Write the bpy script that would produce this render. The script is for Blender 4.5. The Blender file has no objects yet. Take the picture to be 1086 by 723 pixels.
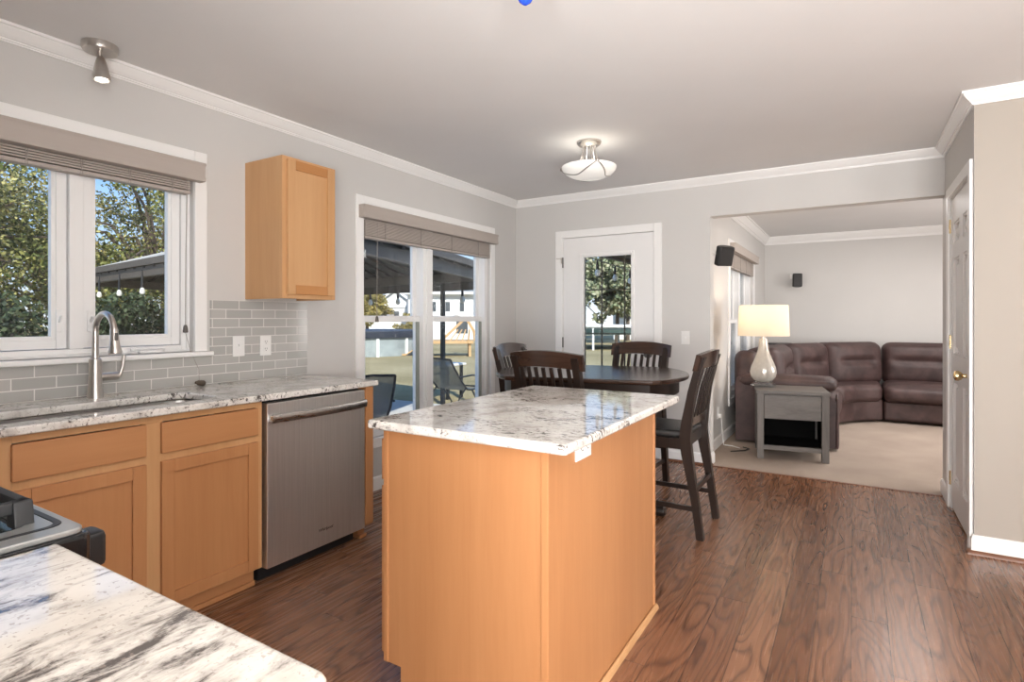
import bpy, bmesh, math, random
import numpy as np
from mathutils import Vector, Matrix
random.seed(7)
S = bpy.context.scene
C = S.collection
PI = math.pi
# ------------------------------------------------------------------ camera, sky, sun, exposure
CAM_H = 1.25
F_PX = 595.3
cam_d = bpy.data.cameras.new('camera')
cam = bpy.data.objects.new('camera', cam_d); C.objects.link(cam)
cam_d.sensor_width = 36.0
cam_d.lens = F_PX * 36 / 1086
cam_d.shift_y = -23.5 / 1086
cam_d.clip_start = 0.02; cam_d.clip_end = 500
cam.location = (0, 0, CAM_H)
cam.rotation_euler = (PI / 2, 0, math.radians(31.385))
S.camera = cam
S.view_settings.view_transform = 'Standard'
S.view_settings.look = 'None'
S.view_settings.gamma = 1.0
S.view_settings.use_curve_mapping = False
S.view_settings.exposure = 0.52

w = bpy.data.worlds.new('sky'); S.world = w; w.use_nodes = True
wn = w.node_tree; wn.nodes.clear()
o_ = wn.nodes.new('ShaderNodeOutputWorld'); b_ = wn.nodes.new('ShaderNodeBackground')
tc = wn.nodes.new('ShaderNodeTexCoord'); sx = wn.nodes.new('ShaderNodeSeparateXYZ'); rp = wn.nodes.new('ShaderNodeValToRGB')
wn.links.new(tc.outputs['Generated'], sx.inputs[0]); wn.links.new(sx.outputs['Z'], rp.inputs[0])
e = rp.color_ramp.elements
e[0].position = 0.0; e[0].color = (0.86, 0.90, 0.95, 1)
e[1].position = 0.5; e[1].color = (0.16, 0.36, 0.80, 1)
e2 = e.new(0.06); e2.color = (0.62, 0.77, 0.95, 1)
e3 = e.new(0.2); e3.color = (0.30, 0.52, 0.88, 1)
wn.links.new(rp.outputs[0], b_.inputs[0]); b_.inputs[1].default_value = 1.0
wn.links.new(b_.outputs[0], o_.inputs[0])

def lamp(name, kind, loc, energy, color=(1, 1, 1), size=1.0, size_y=None, target=None, spread=None):
    d = bpy.data.lights.new(name, kind); d.energy = energy; d.color = color
    if kind == 'AREA':
        d.size = size
        if size_y: d.shape = 'RECTANGLE'; d.size_y = size_y
        if spread: d.spread = spread
    elif kind == 'POINT': d.shadow_soft_size = size
    o = bpy.data.objects.new(name, d); C.objects.link(o); o.location = loc
    if target is not None:
        o.rotation_euler = (Vector(target) - Vector(loc)).to_track_quat('-Z', 'Y').to_euler()
    return o
sun = lamp('sun', 'SUN', (12, -10, 13), 4.6, (1.0, 0.95, 0.87), target=(0, 0, 0)); sun.data.angle = 0.01
# added, unseen area lights fill both rooms; one is a ceiling-bounced flash
lamp('rear_window_daylight', 'AREA', (-0.3, -2.95, 1.45), 34, (1.0, 0.985, 0.97), 2.0, 1.5, target=(-0.6, 2.0, 1.45))  # added fill behind the camera; the rear wall has no window
lamp('side_window_daylight', 'AREA', (2.57, -0.2, 1.40), 92, (1.0, 0.985, 0.97), 2.6, 1.5, target=(-2.0, 1.0, 1.6))  # added fill in front of the solid right wall
lamp('bounced_flash', 'AREA', (0.7, -1.3, 1.0), 205, (1.0, 0.985, 0.97), 1.5, 1.5, target=(0.35, -0.3, 2.45))
lamp('living_room_light', 'AREA', (0.9, 6.9, 2.40), 36, (1.0, 0.955, 0.93), 1.6, 1.6, target=(0.9, 6.9, 0))  # added overhead fill, no fixture here
lamp('living_room_window_daylight', 'AREA', (2.95, 6.6, 1.4), 50, (1.0, 0.955, 0.93), 1.6, 1.4, target=(0.0, 6.8, 1.6))  # added fill against the windowless right wall of the living room

# ------------------------------------------------------------------ node helpers
class Mat:
    def __init__(self, name):
        self.m = bpy.data.materials.new(name); self.m.use_nodes = True
        self.t = self.m.node_tree; self.t.nodes.clear()
        self.out = self.t.nodes.new('ShaderNodeOutputMaterial')
        self.b = self.t.nodes.new('ShaderNodeBsdfPrincipled')
        self.t.links.new(self.b.outputs[0], self.out.inputs[0])
        self._c = None
    def n(self, t, **k):
        x = self.t.nodes.new(t)
        for a, v in k.items(): setattr(x, a, v)
        return x
    def l(self, a, b): self.t.links.new(a, b)
    def set(self, inp, v):
        if hasattr(v, 'is_output') or isinstance(v, bpy.types.NodeSocket): self.l(v, inp)
        else:
            if isinstance(v, tuple) and len(v) == 3 and inp.type == 'RGBA': v = (*v, 1)
            inp.default_value = v
    def p(self, **k):
        for a, v in k.items():
            self.set(self.b.inputs[a.replace('_', ' ')], v)
        return self
    def coord(self):
        if not self._c: self._c = self.n('ShaderNodeTexCoord').outputs['Object']
        return self._c
    def map(self, vec=None, scale=(1, 1, 1), rot=(0, 0, 0), loc=(0, 0, 0)):
        x = self.n('ShaderNodeMapping'); self.l(vec or self.coord(), x.inputs[0])
        x.inputs['Scale'].default_value = scale; x.inputs['Rotation'].default_value = rot; x.inputs['Location'].default_value = loc
        return x.outputs[0]
    def noise(self, vec=None, scale=5, detail=3, rough=0.5, dist=0.0, out=0):
        x = self.n('ShaderNodeTexNoise'); self.l(vec or self.coord(), x.inputs['Vector'])
        x.inputs['Scale'].default_value = scale; x.inputs['Detail'].default_value = detail
        x.inputs['Roughness'].default_value = rough; x.inputs['Distortion'].default_value = dist
        return x.outputs[out]
    def ramp(self, fac, stops, interp='LINEAR'):
        x = self.n('ShaderNodeValToRGB'); self.l(fac, x.inputs[0]); r = x.color_ramp; r.interpolation = interp
        while len(r.elements) < len(stops): r.elements.new(0.5)
        for el, (p, c) in zip(r.elements, stops):
            el.position = p; el.color = (*c, 1) if isinstance(c, tuple) else (c, c, c, 1)
        return x.outputs[0]
    def math(self, op, a, b=0.0, c=0.0):
        x = self.n('ShaderNodeMath', operation=op)
        self.set(x.inputs[0], a); self.set(x.inputs[1], b); self.set(x.inputs[2], c)
        return x.outputs[0]
    def mix(self, fac, a, b, blend='MIX'):
        x = self.n('ShaderNodeMix', data_type='RGBA', blend_type=blend)
        self.set(x.inputs[0], fac); self.set(x.inputs[6], a); self.set(x.inputs[7], b)
        return x.outputs[2]
    def bump(self, h, strength=0.2, dist=0.01):
        x = self.n('ShaderNodeBump'); self.l(h, x.inputs['Height'])
        x.inputs['Strength'].default_value = strength; x.inputs['Distance'].default_value = dist
        self.l(x.outputs[0], self.b.inputs['Normal']); return self

def plain(name, col, rough=0.5, metal=0.0, var=0.06, scale=8, **k):
    m = Mat(name)
    f = m.noise(scale=scale, detail=3)
    a = tuple(min(1, c * (1 - var)) for c in col); b = tuple(min(1, c * (1 + var)) for c in col)
    m.p(Base_Color=m.ramp(f, [(0.3, a), (0.7, b)]), Roughness=rough, Metallic=metal, **k)
    return m

def painted(name, col, rough=0.6, bump=0.08, bs=160):
    m = plain(name, col, rough, var=0.015, scale=2)
    m.bump(m.noise(scale=bs, detail=2), bump, 0.002)
    return m.m

def wood(name, light, dark, axis='Z', rough=0.45, freq=9, stretch=0.06, coat=0.04):
    m = Mat(name)
    sc = {'X': (stretch, 1, 1), 'Y': (1, stretch, 1), 'Z': (1, 1, stretch)}[axis]
    v = m.map(scale=sc)
    a = m.noise(v, freq, 4, 0.6, 0.6); b = m.noise(v, freq * 9, 3, 0.6)
    f = m.math('ADD', m.math('MULTIPLY', a, 0.75), m.math('MULTIPLY', b, 0.25))
    m.p(Base_Color=m.ramp(f, [(0.32, dark), (0.68, light)]), Roughness=rough, Coat_Weight=coat, Coat_Roughness=0.2)
    m.bump(b, 0.04, 0.002)
    return m.m

def granite(name, veins=False, rot=0.6):
    m = Mat(name)
    base = m.ramp(m.noise(scale=9, detail=5, rough=0.6), [(0.30, (0.43, 0.39, 0.36)), (0.46, (0.70, 0.67, 0.62)), (0.62, (0.80, 0.775, 0.73))])
    if veins:
        base = m.mix(0.55, base, (0.60, 0.545, 0.475))
        v = m.map(m.map(rot=(0, 0, rot)), scale=(1.0, 2.7, 1.0))
        cl = m.noise(v, 2.4, 3, 0.55, 0.5)
        fl = m.noise(v, 9.5, 9, 0.70, 0.35)
        k1, k2 = 0.545, 0.635
    else:
        v = m.map(scale=(1.0, 1.7, 1.3), rot=(0, 0, rot))
        cl = m.noise(v, 4.2, 3, 0.55, 0.4)
        fl = m.noise(v, 42, 6, 0.66, 0.5)
        k1, k2 = 0.60, 0.66
    f = m.math('ADD', fl, m.math('MULTIPLY', m.math('SUBTRACT', cl, 0.5), 0.55))
    grey = m.ramp(f, [(k1 - 0.07, 0.0), (k1 + 0.01, 1.0)])
    dark = m.ramp(f, [(k1 + 0.01, 0.0), (k2, 1.0)])
    c = m.mix(m.math('MULTIPLY', grey, 0.55), base, (0.30, 0.265, 0.24))
    c = m.mix(m.math('MULTIPLY', dark, 0.92), c, (0.045, 0.035, 0.032))
    sp = m.ramp(m.noise(scale=150, detail=2), [(0.62, 0.0), (0.68, 1.0)])
    c = m.mix(m.math('MULTIPLY', sp, 0.5), c, (0.25, 0.20, 0.17))
    m.p(Base_Color=c, Roughness=0.045, Specular_IOR_Level=0.85)
    return m.m

def floor_mat():
    m = Mat('oak_plank_floor')
    s = m.n('ShaderNodeSeparateXYZ'); m.l(m.coord(), s.inputs[0]); X, Y = s.outputs[0], s.outputs[1]
    W, L = 0.127, 1.15
    row = m.math('FLOOR', m.math('DIVIDE', X, W))
    r1 = m.n('ShaderNodeTexWhiteNoise', noise_dimensions='1D'); m.l(row, r1.inputs['W'])
    al = m.math('ADD', m.math('DIVIDE', Y, L), m.math('MULTIPLY', r1.outputs[0], 7.3))
    idx = m.math('FLOOR', al)
    cv = m.n('ShaderNodeCombineXYZ'); m.l(row, cv.inputs[0]); m.l(idx, cv.inputs[1])
    r2 = m.n('ShaderNodeTexWhiteNoise', noise_dimensions='2D'); m.l(cv.outputs[0], r2.inputs['Vector'])
    rnd = r2.outputs[0]
    off = m.n('ShaderNodeCombineXYZ'); m.l(m.math('MULTIPLY', rnd, 31.0), off.inputs[2]); m.l(m.math('MULTIPLY', rnd, 17.0), off.inputs[1])
    va = m.n('ShaderNodeVectorMath', operation='ADD'); m.l(m.coord(), va.inputs[0]); m.l(off.outputs[0], va.inputs[1])
    v = m.map(va.outputs[0], scale=(1, 0.16, 1))
    n1 = m.noise(v, 4.6, 2, 0.5, 0.25)
    rings = m.math('FRACT', m.math('MULTIPLY', n1, 18.0))
    ring = m.ramp(rings, [(0.0, 0.0), (0.18, 0.75), (0.75, 1.0), (1.0, 0.0)])
    fine = m.noise(m.map(va.outputs[0], scale=(1, 0.03, 1)), 70, 2, 0.5)
    tone = m.ramp(rnd, [(0.0, (0.190, 0.082, 0.040)), (0.5, (0.262, 0.123, 0.066)), (1.0, (0.325, 0.162, 0.090))])
    c = m.mix(m.math('MULTIPLY', m.math('SUBTRACT', 1.0, ring), 0.72), tone, (0.05, 0.019, 0.010))
    c = m.mix(m.math('MULTIPLY', m.ramp(fine, [(0.35, 1.0), (0.6, 0.0)]), 0.16), c, (0.07, 0.027, 0.014))
    fx = m.math('FRACT', m.math('DIVIDE', X, W)); fy = m.math('FRACT', al)
    ex = m.math('LESS_THAN', m.math('ABSOLUTE', m.math('SUBTRACT', m.math('ABSOLUTE', m.math('SUBTRACT', fx, 0.5)), 0.5)), 0.012)
    ey = m.math('LESS_THAN', m.math('ABSOLUTE', m.math('SUBTRACT', m.math('ABSOLUTE', m.math('SUBTRACT', fy, 0.5)), 0.5)), 0.0016)
    gap = m.math('MAXIMUM', ex, ey)
    c = m.mix(m.math('MULTIPLY', gap, 0.75), c, (0.03, 0.013, 0.008))
    m.p(Base_Color=c, Roughness=m.math('ADD', 0.20, m.math('MULTIPLY', fine, 0.14)), Specular_IOR_Level=0.5)
    m.bump(m.math('SUBTRACT', 1.0, gap), 0.18, 0.003)
    return m.m

def tile_mat():
    m = Mat('grey_glass_subway_tile')
    s = m.n('ShaderNodeSeparateXYZ'); m.l(m.coord(), s.inputs[0])
    cv = m.n('ShaderNodeCombineXYZ'); m.l(s.outputs[1], cv.inputs[0]); m.l(s.outputs[2], cv.inputs[1])
    b = m.n('ShaderNodeTexBrick'); m.l(cv.outputs[0], b.inputs['Vector'])
    b.inputs['Scale'].default_value = 1.0; b.inputs['Mortar Size'].default_value = 0.0022; b.inputs['Mortar Smooth'].default_value = 0.1
    b.inputs['Brick Width'].default_value = 0.155; b.inputs['Row Height'].default_value = 0.0503
    b.offset = 0.5
    b.inputs['Color1'].default_value = (0.40, 0.395, 0.375, 1); b.inputs['Color2'].default_value = (0.47, 0.46, 0.44, 1)
    b.inputs['Mortar'].default_value = (0.72, 0.70, 0.67, 1)
    m.p(Base_Color=b.outputs['Color'], Roughness=m.math('ADD', 0.12, m.math('MULTIPLY', b.outputs['Fac'], 0.5)))
    m.bump(m.math('SUBTRACT', 1.0, b.outputs['Fac']), 0.35, 0.002)
    return m.m

def glass_mat(name='window_glass', refl=0.10, tint=(0.97, 0.985, 0.98)):
    m = Mat(name); m.t.nodes.remove(m.b)
    tr = m.n('ShaderNodeBsdfTransparent'); tr.inputs[0].default_value = (*tint, 1)
    gl = m.n('ShaderNodeBsdfGlossy'); gl.inputs['Roughness'].default_value = 0.01
    fr = m.n('ShaderNodeFresnel'); bk = m.n('ShaderNodeNewGeometry').outputs['Backfacing']; m.l(m.math('SUBTRACT', 1.45, m.math('MULTIPLY', bk, 1.45 - 1 / 1.45)), fr.inputs[0])
    mx = m.n('ShaderNodeMixShader'); m.l(fr.outputs[0], mx.inputs[0]); m.l(tr.outputs[0], mx.inputs[1]); m.l(gl.outputs[0], mx.inputs[2])
    m.l(mx.outputs[0], m.out.inputs[0])
    return m.m

def leaf_mat(name, cols, sub=0.0):
    m = Mat(name)
    r = m.n('ShaderNodeNewGeometry').outputs['Random Per Island']
    st = [(i / (len(cols) - 1), c) for i, c in enumerate(cols)]
    m.p(Base_Color=m.ramp(r, st), Roughness=0.6, Specular_IOR_Level=0.25)
    return m.m

def leather(name, a, b, rough=0.45):
    m = Mat(name)
    f = m.noise(scale=6, detail=5, rough=0.6, dist=0.4)
    m.p(Base_Color=m.ramp(f, [(0.32, a), (0.68, b)]), Roughness=rough)
    v = m.n('ShaderNodeTexVoronoi'); m.l(m.coord(), v.inputs['Vector']); v.inputs['Scale'].default_value = 220
    m.bump(m.math('ADD', v.outputs[0], m.math('MULTIPLY', m.noise(scale=14, detail=3), 2.5)), 0.22, 0.004)
    return m.m

def brushed(name, col, rough=0.3, axis='Z', amt=0.05):
    m = Mat(name)
    sc = {'X': (0.02, 1, 1), 'Y': (1, 0.02, 1), 'Z': (1, 1, 0.02)}[axis]
    f = m.noise(m.map(scale=sc), 140, 3, 0.6)
    m.p(Base_Color=m.ramp(f, [(0.3, tuple(c * 0.9 for c in col)), (0.7, col)]), Metallic=1.0,
        Roughness=m.math('ADD', rough - amt / 2, m.math('MULTIPLY', f, amt)))
    return m.m

def carpet_mat():
    m = Mat('beige_carpet')
    f = m.noise(scale=2.2, detail=4); g = m.noise(scale=420, detail=2)
    m.p(Base_Color=m.mix(0.35, m.ramp(f, [(0.35, (0.36, 0.285, 0.235)), (0.65, (0.46, 0.375, 0.31))]), m.ramp(g, [(0.3, (0.24, 0.19, 0.155)), (0.7, (0.56, 0.47, 0.40))])), Roughness=1.0, Specular_IOR_Level=0.1)
    m.bump(g, 0.6, 0.006)
    return m.m

def grass_mat():
    m = Mat('lawn_grass')
    f = m.noise(scale=0.35, detail=5); g = m.noise(scale=18, detail=4)
    c = m.ramp(f, [(0.3, (0.22, 0.18, 0.085)), (0.55, (0.38, 0.31, 0.17)), (0.75, (0.46, 0.38, 0.23))])
    m.p(Base_Color=m.mix(0.35, c, m.ramp(g, [(0.35, (0.16, 0.135, 0.055)), (0.65, (0.48, 0.40, 0.25))])), Roughness=0.95, Specular_IOR_Level=0.1)
    m.bump(g, 0.5, 0.05)
    return m.m

def emit(name, col, strength, base=None, rough=0.4):
    m = plain(name, base or col, rough, var=0.02)
    m.p(Emission_Color=(*col, 1), Emission_Strength=strength)
    return m.m

def sheer(name, col, t):
    m = plain(name, col, 0.8, var=0.1, scale=40)
    tr = m.n('ShaderNodeBsdfTransparent'); mx = m.n('ShaderNodeMixShader'); mx.inputs[0].default_value = t
    m.l(m.b.outputs[0], mx.inputs[1]); m.l(tr.outputs[0], mx.inputs[2]); m.l(mx.outputs[0], m.out.inputs[0])
    return m.m

M = dict(
    wall=painted('grey_wall_paint', (0.60, 0.585, 0.565)),
    tan=painted('tan_wall_paint', (0.38, 0.34, 0.295)),  # the grey wall paint with dimmer, warmer light put into its colour
    ceiling=painted('ceiling_paint', (0.78, 0.77, 0.76), 0.9, 0.25, 22),
    trim=painted('white_trim_paint', (0.86, 0.85, 0.835), 0.35, 0.02),
    door=painted('white_door_paint', (0.82, 0.81, 0.80), 0.4, 0.03),
    floor=floor_mat(), carpet=carpet_mat(), tile=tile_mat(),
    granite=granite('white_granite', False, 0.5), granite_v=granite('veined_white_granite', True, -1.55),
    maple=wood('honey_maple', (0.51, 0.242, 0.102), (0.435, 0.193, 0.076)),
    maple_y=wood('honey_maple_across', (0.51, 0.242, 0.102), (0.435, 0.193, 0.076), 'Y'),
    maple_x=wood('honey_maple_side', (0.51, 0.238, 0.100), (0.435, 0.190, 0.075), 'X'),
    maple_l=wood('pale_maple', (0.60, 0.345, 0.165), (0.52, 0.28, 0.12)),
    maple_d=wood('toned_maple', (0.50, 0.235, 0.085), (0.42, 0.185, 0.06), 'Y'),
    espresso=wood('espresso_wood', (0.027, 0.017, 0.013), (0.013, 0.008, 0.0065), 'Z', 0.3, 14),
    espresso_x=wood('espresso_wood_across', (0.055, 0.029, 0.020), (0.026, 0.014, 0.010), 'X', 0.22, 14, coat=0.3),
    greywood=wood('weathered_grey_wood', (0.155, 0.135, 0.12), (0.075, 0.063, 0.055), 'X', 0.5, 12),
    greywood_z=wood('weathered_grey_wood_upright', (0.155, 0.135, 0.12), (0.075, 0.063, 0.055), 'Z', 0.5, 12),
    shoe=wood('brown_shoe_wood', (0.22, 0.09, 0.045), (0.15, 0.06, 0.03), 'X', 0.35, 14),
    playwood=wood('cedar_wood', (0.62, 0.40, 0.20), (0.50, 0.31, 0.14), 'Z', 0.7, 5),
    blackleather=leather('black_leather', (0.012, 0.011, 0.011), (0.022, 0.020, 0.019), 0.35),
    sofa=leather('brown_suede_leather', (0.034, 0.018, 0.017), (0.082, 0.046, 0.043), 0.5),
    steel=brushed('stainless_steel', (0.88, 0.87, 0.855), 0.42, 'Z', 0.08),
    steel_y=brushed('stainless_steel_bar', (0.62, 0.60, 0.58), 0.28, 'Y', 0.08),
    nickel=brushed('brushed_nickel', (0.60, 0.565, 0.53), 0.3, 'Z', 0.05),
    brass=plain('polished_brass', (0.72, 0.55, 0.30), 0.2, 1.0).m,
    void=plain('matte_black', (0.004, 0.004, 0.004), 0.95, Specular_IOR_Level=0.1).m,  # black standing for the shade inside the end table
    black=plain('black_plastic', (0.012, 0.012, 0.013), 0.4).m,
    blackgloss=plain('black_enamel', (0.010, 0.010, 0.011), 0.12).m,
    castiron=plain('cast_iron', (0.018, 0.018, 0.019), 0.55).m,
    cooktop=plain('grey_cooktop_enamel', (0.34, 0.34, 0.33), 0.28, 0.5).m,
    plate=plain('white_plate_plastic', (0.82, 0.81, 0.79), 0.35, var=0.01).m,
    slot=plain('outlet_slot', (0.10, 0.095, 0.09), 0.5).m,
    blind=wood('taupe_blind_slat', (0.47, 0.415, 0.375), (0.42, 0.37, 0.33), 'Y', 0.6, 6, coat=0.0),
    cord=plain('taupe_cord', (0.36, 0.32, 0.29), 0.8).m,
    glass=glass_mat(),
    vinyl=painted('white_vinyl', (0.86, 0.855, 0.845), 0.35, 0.01),
    gasket=plain('grey_green_gasket', (0.28, 0.31, 0.28), 0.5).m,
    muntin=plain('dark_bronze_muntin', (0.055, 0.055, 0.045), 0.5).m,
    roofmetal=plain('grey_roof_metal', (0.42, 0.41, 0.39), 0.45, 0.2).m,
    darkmetal=plain('dark_bronze_metal', (0.030, 0.028, 0.028), 0.5, 0.2).m,
    beam=plain('taupe_beam', (0.10, 0.085, 0.072), 0.6).m,
    concrete=plain('pale_concrete', (0.52, 0.51, 0.49), 0.9, var=0.1, scale=3).m,
    grass=grass_mat(),
    siding=plain('white_siding', (0.82, 0.81, 0.79), 0.7, var=0.02).m,
    shingle=plain('grey_shingles', (0.24, 0.25, 0.25), 0.9, var=0.2, scale=4).m,
    darkpane=plain('dark_pane', (0.08, 0.09, 0.10), 0.15).m,
    poolwall=plain('grey_pool_wall', (0.32, 0.36, 0.36), 0.5, var=0.15, scale=2).m,
    poolcover=plain('navy_pool_cover', (0.018, 0.026, 0.045), 0.6).m,
    sling=sheer('grey_sling_mesh', (0.20, 0.20, 0.17), 0.15), valance=plain('brown_valance_cloth', (0.05, 0.043, 0.036), 0.9, var=0.25, scale=3).m,
    bark=plain('bark', (0.10, 0.075, 0.055), 0.9, var=0.3, scale=12).m,
    terracotta=plain('terracotta', (0.42, 0.20, 0.09), 0.8).m,
    green_pad=plain('dark_green_pad', (0.035, 0.065, 0.055), 0.6).m,
)
# ------------------------------------------------------------------ mesh helpers
class MB:
    """Collects shapes that become ONE mesh object."""
    def __init__(self): self.bm = bmesh.new()
    def _merge(self, b2, mtx=None):
        if mtx is not None: bmesh.ops.transform(b2, matrix=mtx, verts=b2.verts)
        me = bpy.data.meshes.new('t'); b2.to_mesh(me); b2.free(); self.bm.from_mesh(me); bpy.data.meshes.remove(me)
        return self
    def box(self, x0, y0, z0, x1, y1, z1, bev=0.0, seg=2, mtx=None):
        b = bmesh.new(); r = bmesh.ops.create_cube(b, size=1.0)
        sx, sy, sz = abs(x1 - x0), abs(y1 - y0), abs(z1 - z0)
        bmesh.ops.transform(b, matrix=Matrix.Translation(((x0 + x1) / 2, (y0 + y1) / 2, (z0 + z1) / 2)) @ Matrix.Diagonal((sx, sy, sz, 1)), verts=b.verts)
        if bev > 0:
            bev = min(bev, 0.49 * min(sx, sy, sz))
            bmesh.ops.bevel(b, geom=b.edges[:], offset=bev, segments=seg, profile=0.5, affect='EDGES')
        return self._merge(b, mtx)
    def bar(self, p, q, wx, wy, up=(0, 0, 1), bev=0.0):
        """Square bar from p to q, wx across, wy along up."""
        p, q = Vector(p), Vector(q); d = q - p; L = d.length; z = d.normalized()
        u = Vector(up)
        if abs(z.dot(u)) > 0.98: u = Vector((0, 1, 0))
        x = u.cross(z).normalized(); y = z.cross(x)
        mt = Matrix((( x.x, y.x, z.x, p.x), (x.y, y.y, z.y, p.y), (x.z, y.z, z.z, p.z), (0, 0, 0, 1)))
        return self.box(-wx / 2, -wy / 2, 0, wx / 2, wy / 2, L, bev, 2, mt)
    def tube(self, pts, r, seg=10, caps=True):
        pts = [Vector(p) for p in pts]; n = len(pts)
        rs = r if isinstance(r, (list, tuple)) else [r] * n
        rings = []; prev = None
        for i, p in enumerate(pts):
            t = (pts[min(i + 1, n - 1)] - pts[max(i - 1, 0)]).normalized()
            if prev is None:
                a = Vector((0, 0, 1)) if abs(t.z) < 0.9 else Vector((1, 0, 0))
                x = a.cross(t).normalized()
            else:
                x = (prev - t * prev.dot(t)).normalized()
            prev = x; y = t.cross(x)
            rings.append([self.bm.verts.new(p + (x * math.cos(2 * PI * k / seg) + y * math.sin(2 * PI * k / seg)) * rs[i]) for k in range(seg)])
        for a, b in zip(rings, rings[1:]):
            for k in range(seg): self.bm.faces.new((a[k], a[(k + 1) % seg], b[(k + 1) % seg], b[k]))
        if caps:
            self.bm.faces.new(rings[0][::-1]); self.bm.faces.new(rings[-1])
        return self
    def lathe(self, prof, c=(0, 0, 0), seg=32, mtx=None):
        """prof: (radius, z) list."""
        b = bmesh.new(); rings = []
        for r, z in prof:
            if r < 1e-6: rings.append([b.verts.new((0, 0, z))])
            else: rings.append([b.verts.new((r * math.cos(2 * PI * k / seg), r * math.sin(2 * PI * k / seg), z)) for k in range(seg)])
        for a, q in zip(rings, rings[1:]):
            for k in range(seg):
                k2 = (k + 1) % seg
                if len(a) == 1 and len(q) == 1: continue
                if len(a) == 1: b.faces.new((a[0], q[k2], q[k]))
                elif len(q) == 1: b.faces.new((a[k], a[k2], q[0]))
                else: b.faces.new((a[k], a[k2], q[k2], q[k]))
        bmesh.ops.recalc_face_normals(b, faces=b.faces)
        return self._merge(b, Matrix.Translation(c) @ (mtx or Matrix()))
    def prism(self, poly, lo, hi, axis='Z', bev=0.0, seg=2, mtx=None, only_top=False):
        """Extruded polygon; poly in the plane across axis (Z: x,y  Y: x,z  X: y,z)."""
        b = bmesh.new()
        def P(a, c, h): return {'Z': (a, c, h), 'Y': (a, h, c), 'X': (h, a, c)}[axis]
        lo_v = [b.verts.new(P(a, c, lo)) for a, c in poly]; hi_v = [b.verts.new(P(a, c, hi)) for a, c in poly]
        b.faces.new(lo_v); b.faces.new(hi_v); n = len(poly)
        for i in range(n): b.faces.new((lo_v[i], lo_v[(i + 1) % n], hi_v[(i + 1) % n], hi_v[i]))
        bmesh.ops.recalc_face_normals(b, faces=b.faces)
        if bev > 0:
            ed = b.edges[:]
            if only_top: ed = [e_ for e_ in b.edges if all(v in lo_v for v in e_.verts) or all(v in hi_v for v in e_.verts)]
            bmesh.ops.bevel(b, geom=ed, offset=bev, segments=seg, profile=0.5, affect='EDGES')
        return self._merge(b, mtx)
    def sweep(self, prof, path, closed=False):
        """Moulding: prof = (offset to the right of the path, z); path = XY points; mitred."""
        n = len(path); rings = []
        P = [Vector(p) for p in path]
        def nrm(a, b_):
            d = (b_ - a).normalized(); return Vector((d.y, -d.x))
        for i in range(n):
            if i == 0: m_ = nrm(P[0], P[1])
            elif i == n - 1: m_ = nrm(P[-2], P[-1])
            else:
                n1, n2 = nrm(P[i - 1], P[i]), nrm(P[i], P[i + 1]); s_ = n1 + n2
                m_ = s_ / (1 + n1.dot(n2))
            rings.append([self.bm.verts.new((P[i].x + m_.x * o, P[i].y + m_.y * o, z)) for o, z in prof])
        k = len(prof)
        for a, b_ in zip(rings, rings[1:]):
            for j in range(k): self.bm.faces.new((a[j], a[(j + 1) % k], b_[(j + 1) % k], b_[j]))
        self.bm.faces.new(rings[0][::-1]); self.bm.faces.new(rings[-1])
        return self
    def grid(self, fn, nu, nv):
        vs = [[self.bm.verts.new(fn(u / nu, v / nv)) for v in range(nv + 1)] for u in range(nu + 1)]
        for i in range(nu):
            for j in range(nv): self.bm.faces.new((vs[i][j], vs[i + 1][j], vs[i + 1][j + 1], vs[i][j + 1]))
        return self
    def puffy(self, w_, d_, h_, r, bulge=0.03, crease=None, mtx=None, n=14, top=0.0):
        """Upholstered block, w (x) by d (y) by h (z), base centre at the origin, front towards -y."""
        b = bmesh.new(); bmesh.ops.create_cube(b, size=2.0)
        bmesh.ops.subdivide_edges(b, edges=b.edges[:], cuts=n, use_grid_fill=True)
        H = Vector((w_ / 2, d_ / 2, h_ / 2))
        for v in b.verts:
            u = v.co.copy(); p = Vector((u.x * H.x, u.y * H.y, u.z * H.z))
            q = Vector([max(-(H[i] - r), min(H[i] - r, p[i])) for i in range(3)]); d = p - q
            if d.length > 1e-9: p = q + d.normalized() * r
            fx, fz, fy = 1 - u.x ** 2, 1 - u.z ** 2, 1 - u.y ** 2
            if u.y < 0:
                k = (-u.y) * (max(fx, 0) ** 0.5) * (max(fz, 0) ** 0.5)
                p.y -= bulge * k
                if crease is not None:
                    cz, span, dep = crease
                    g = math.exp(-((u.z - cz) / 0.10) ** 2) * (1 if abs(u.x) < span else math.exp(-((abs(u.x) - span) / 0.12) ** 2))
                    p.y += dep * g * (-u.y)
            if u.z > 0: p.z += top * u.z * (max(fx, 0) ** 0.5) * (max(fy, 0) ** 0.5)
            v.co = p + Vector((0, 0, H.z))
        return self._merge(b, mtx)

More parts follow.
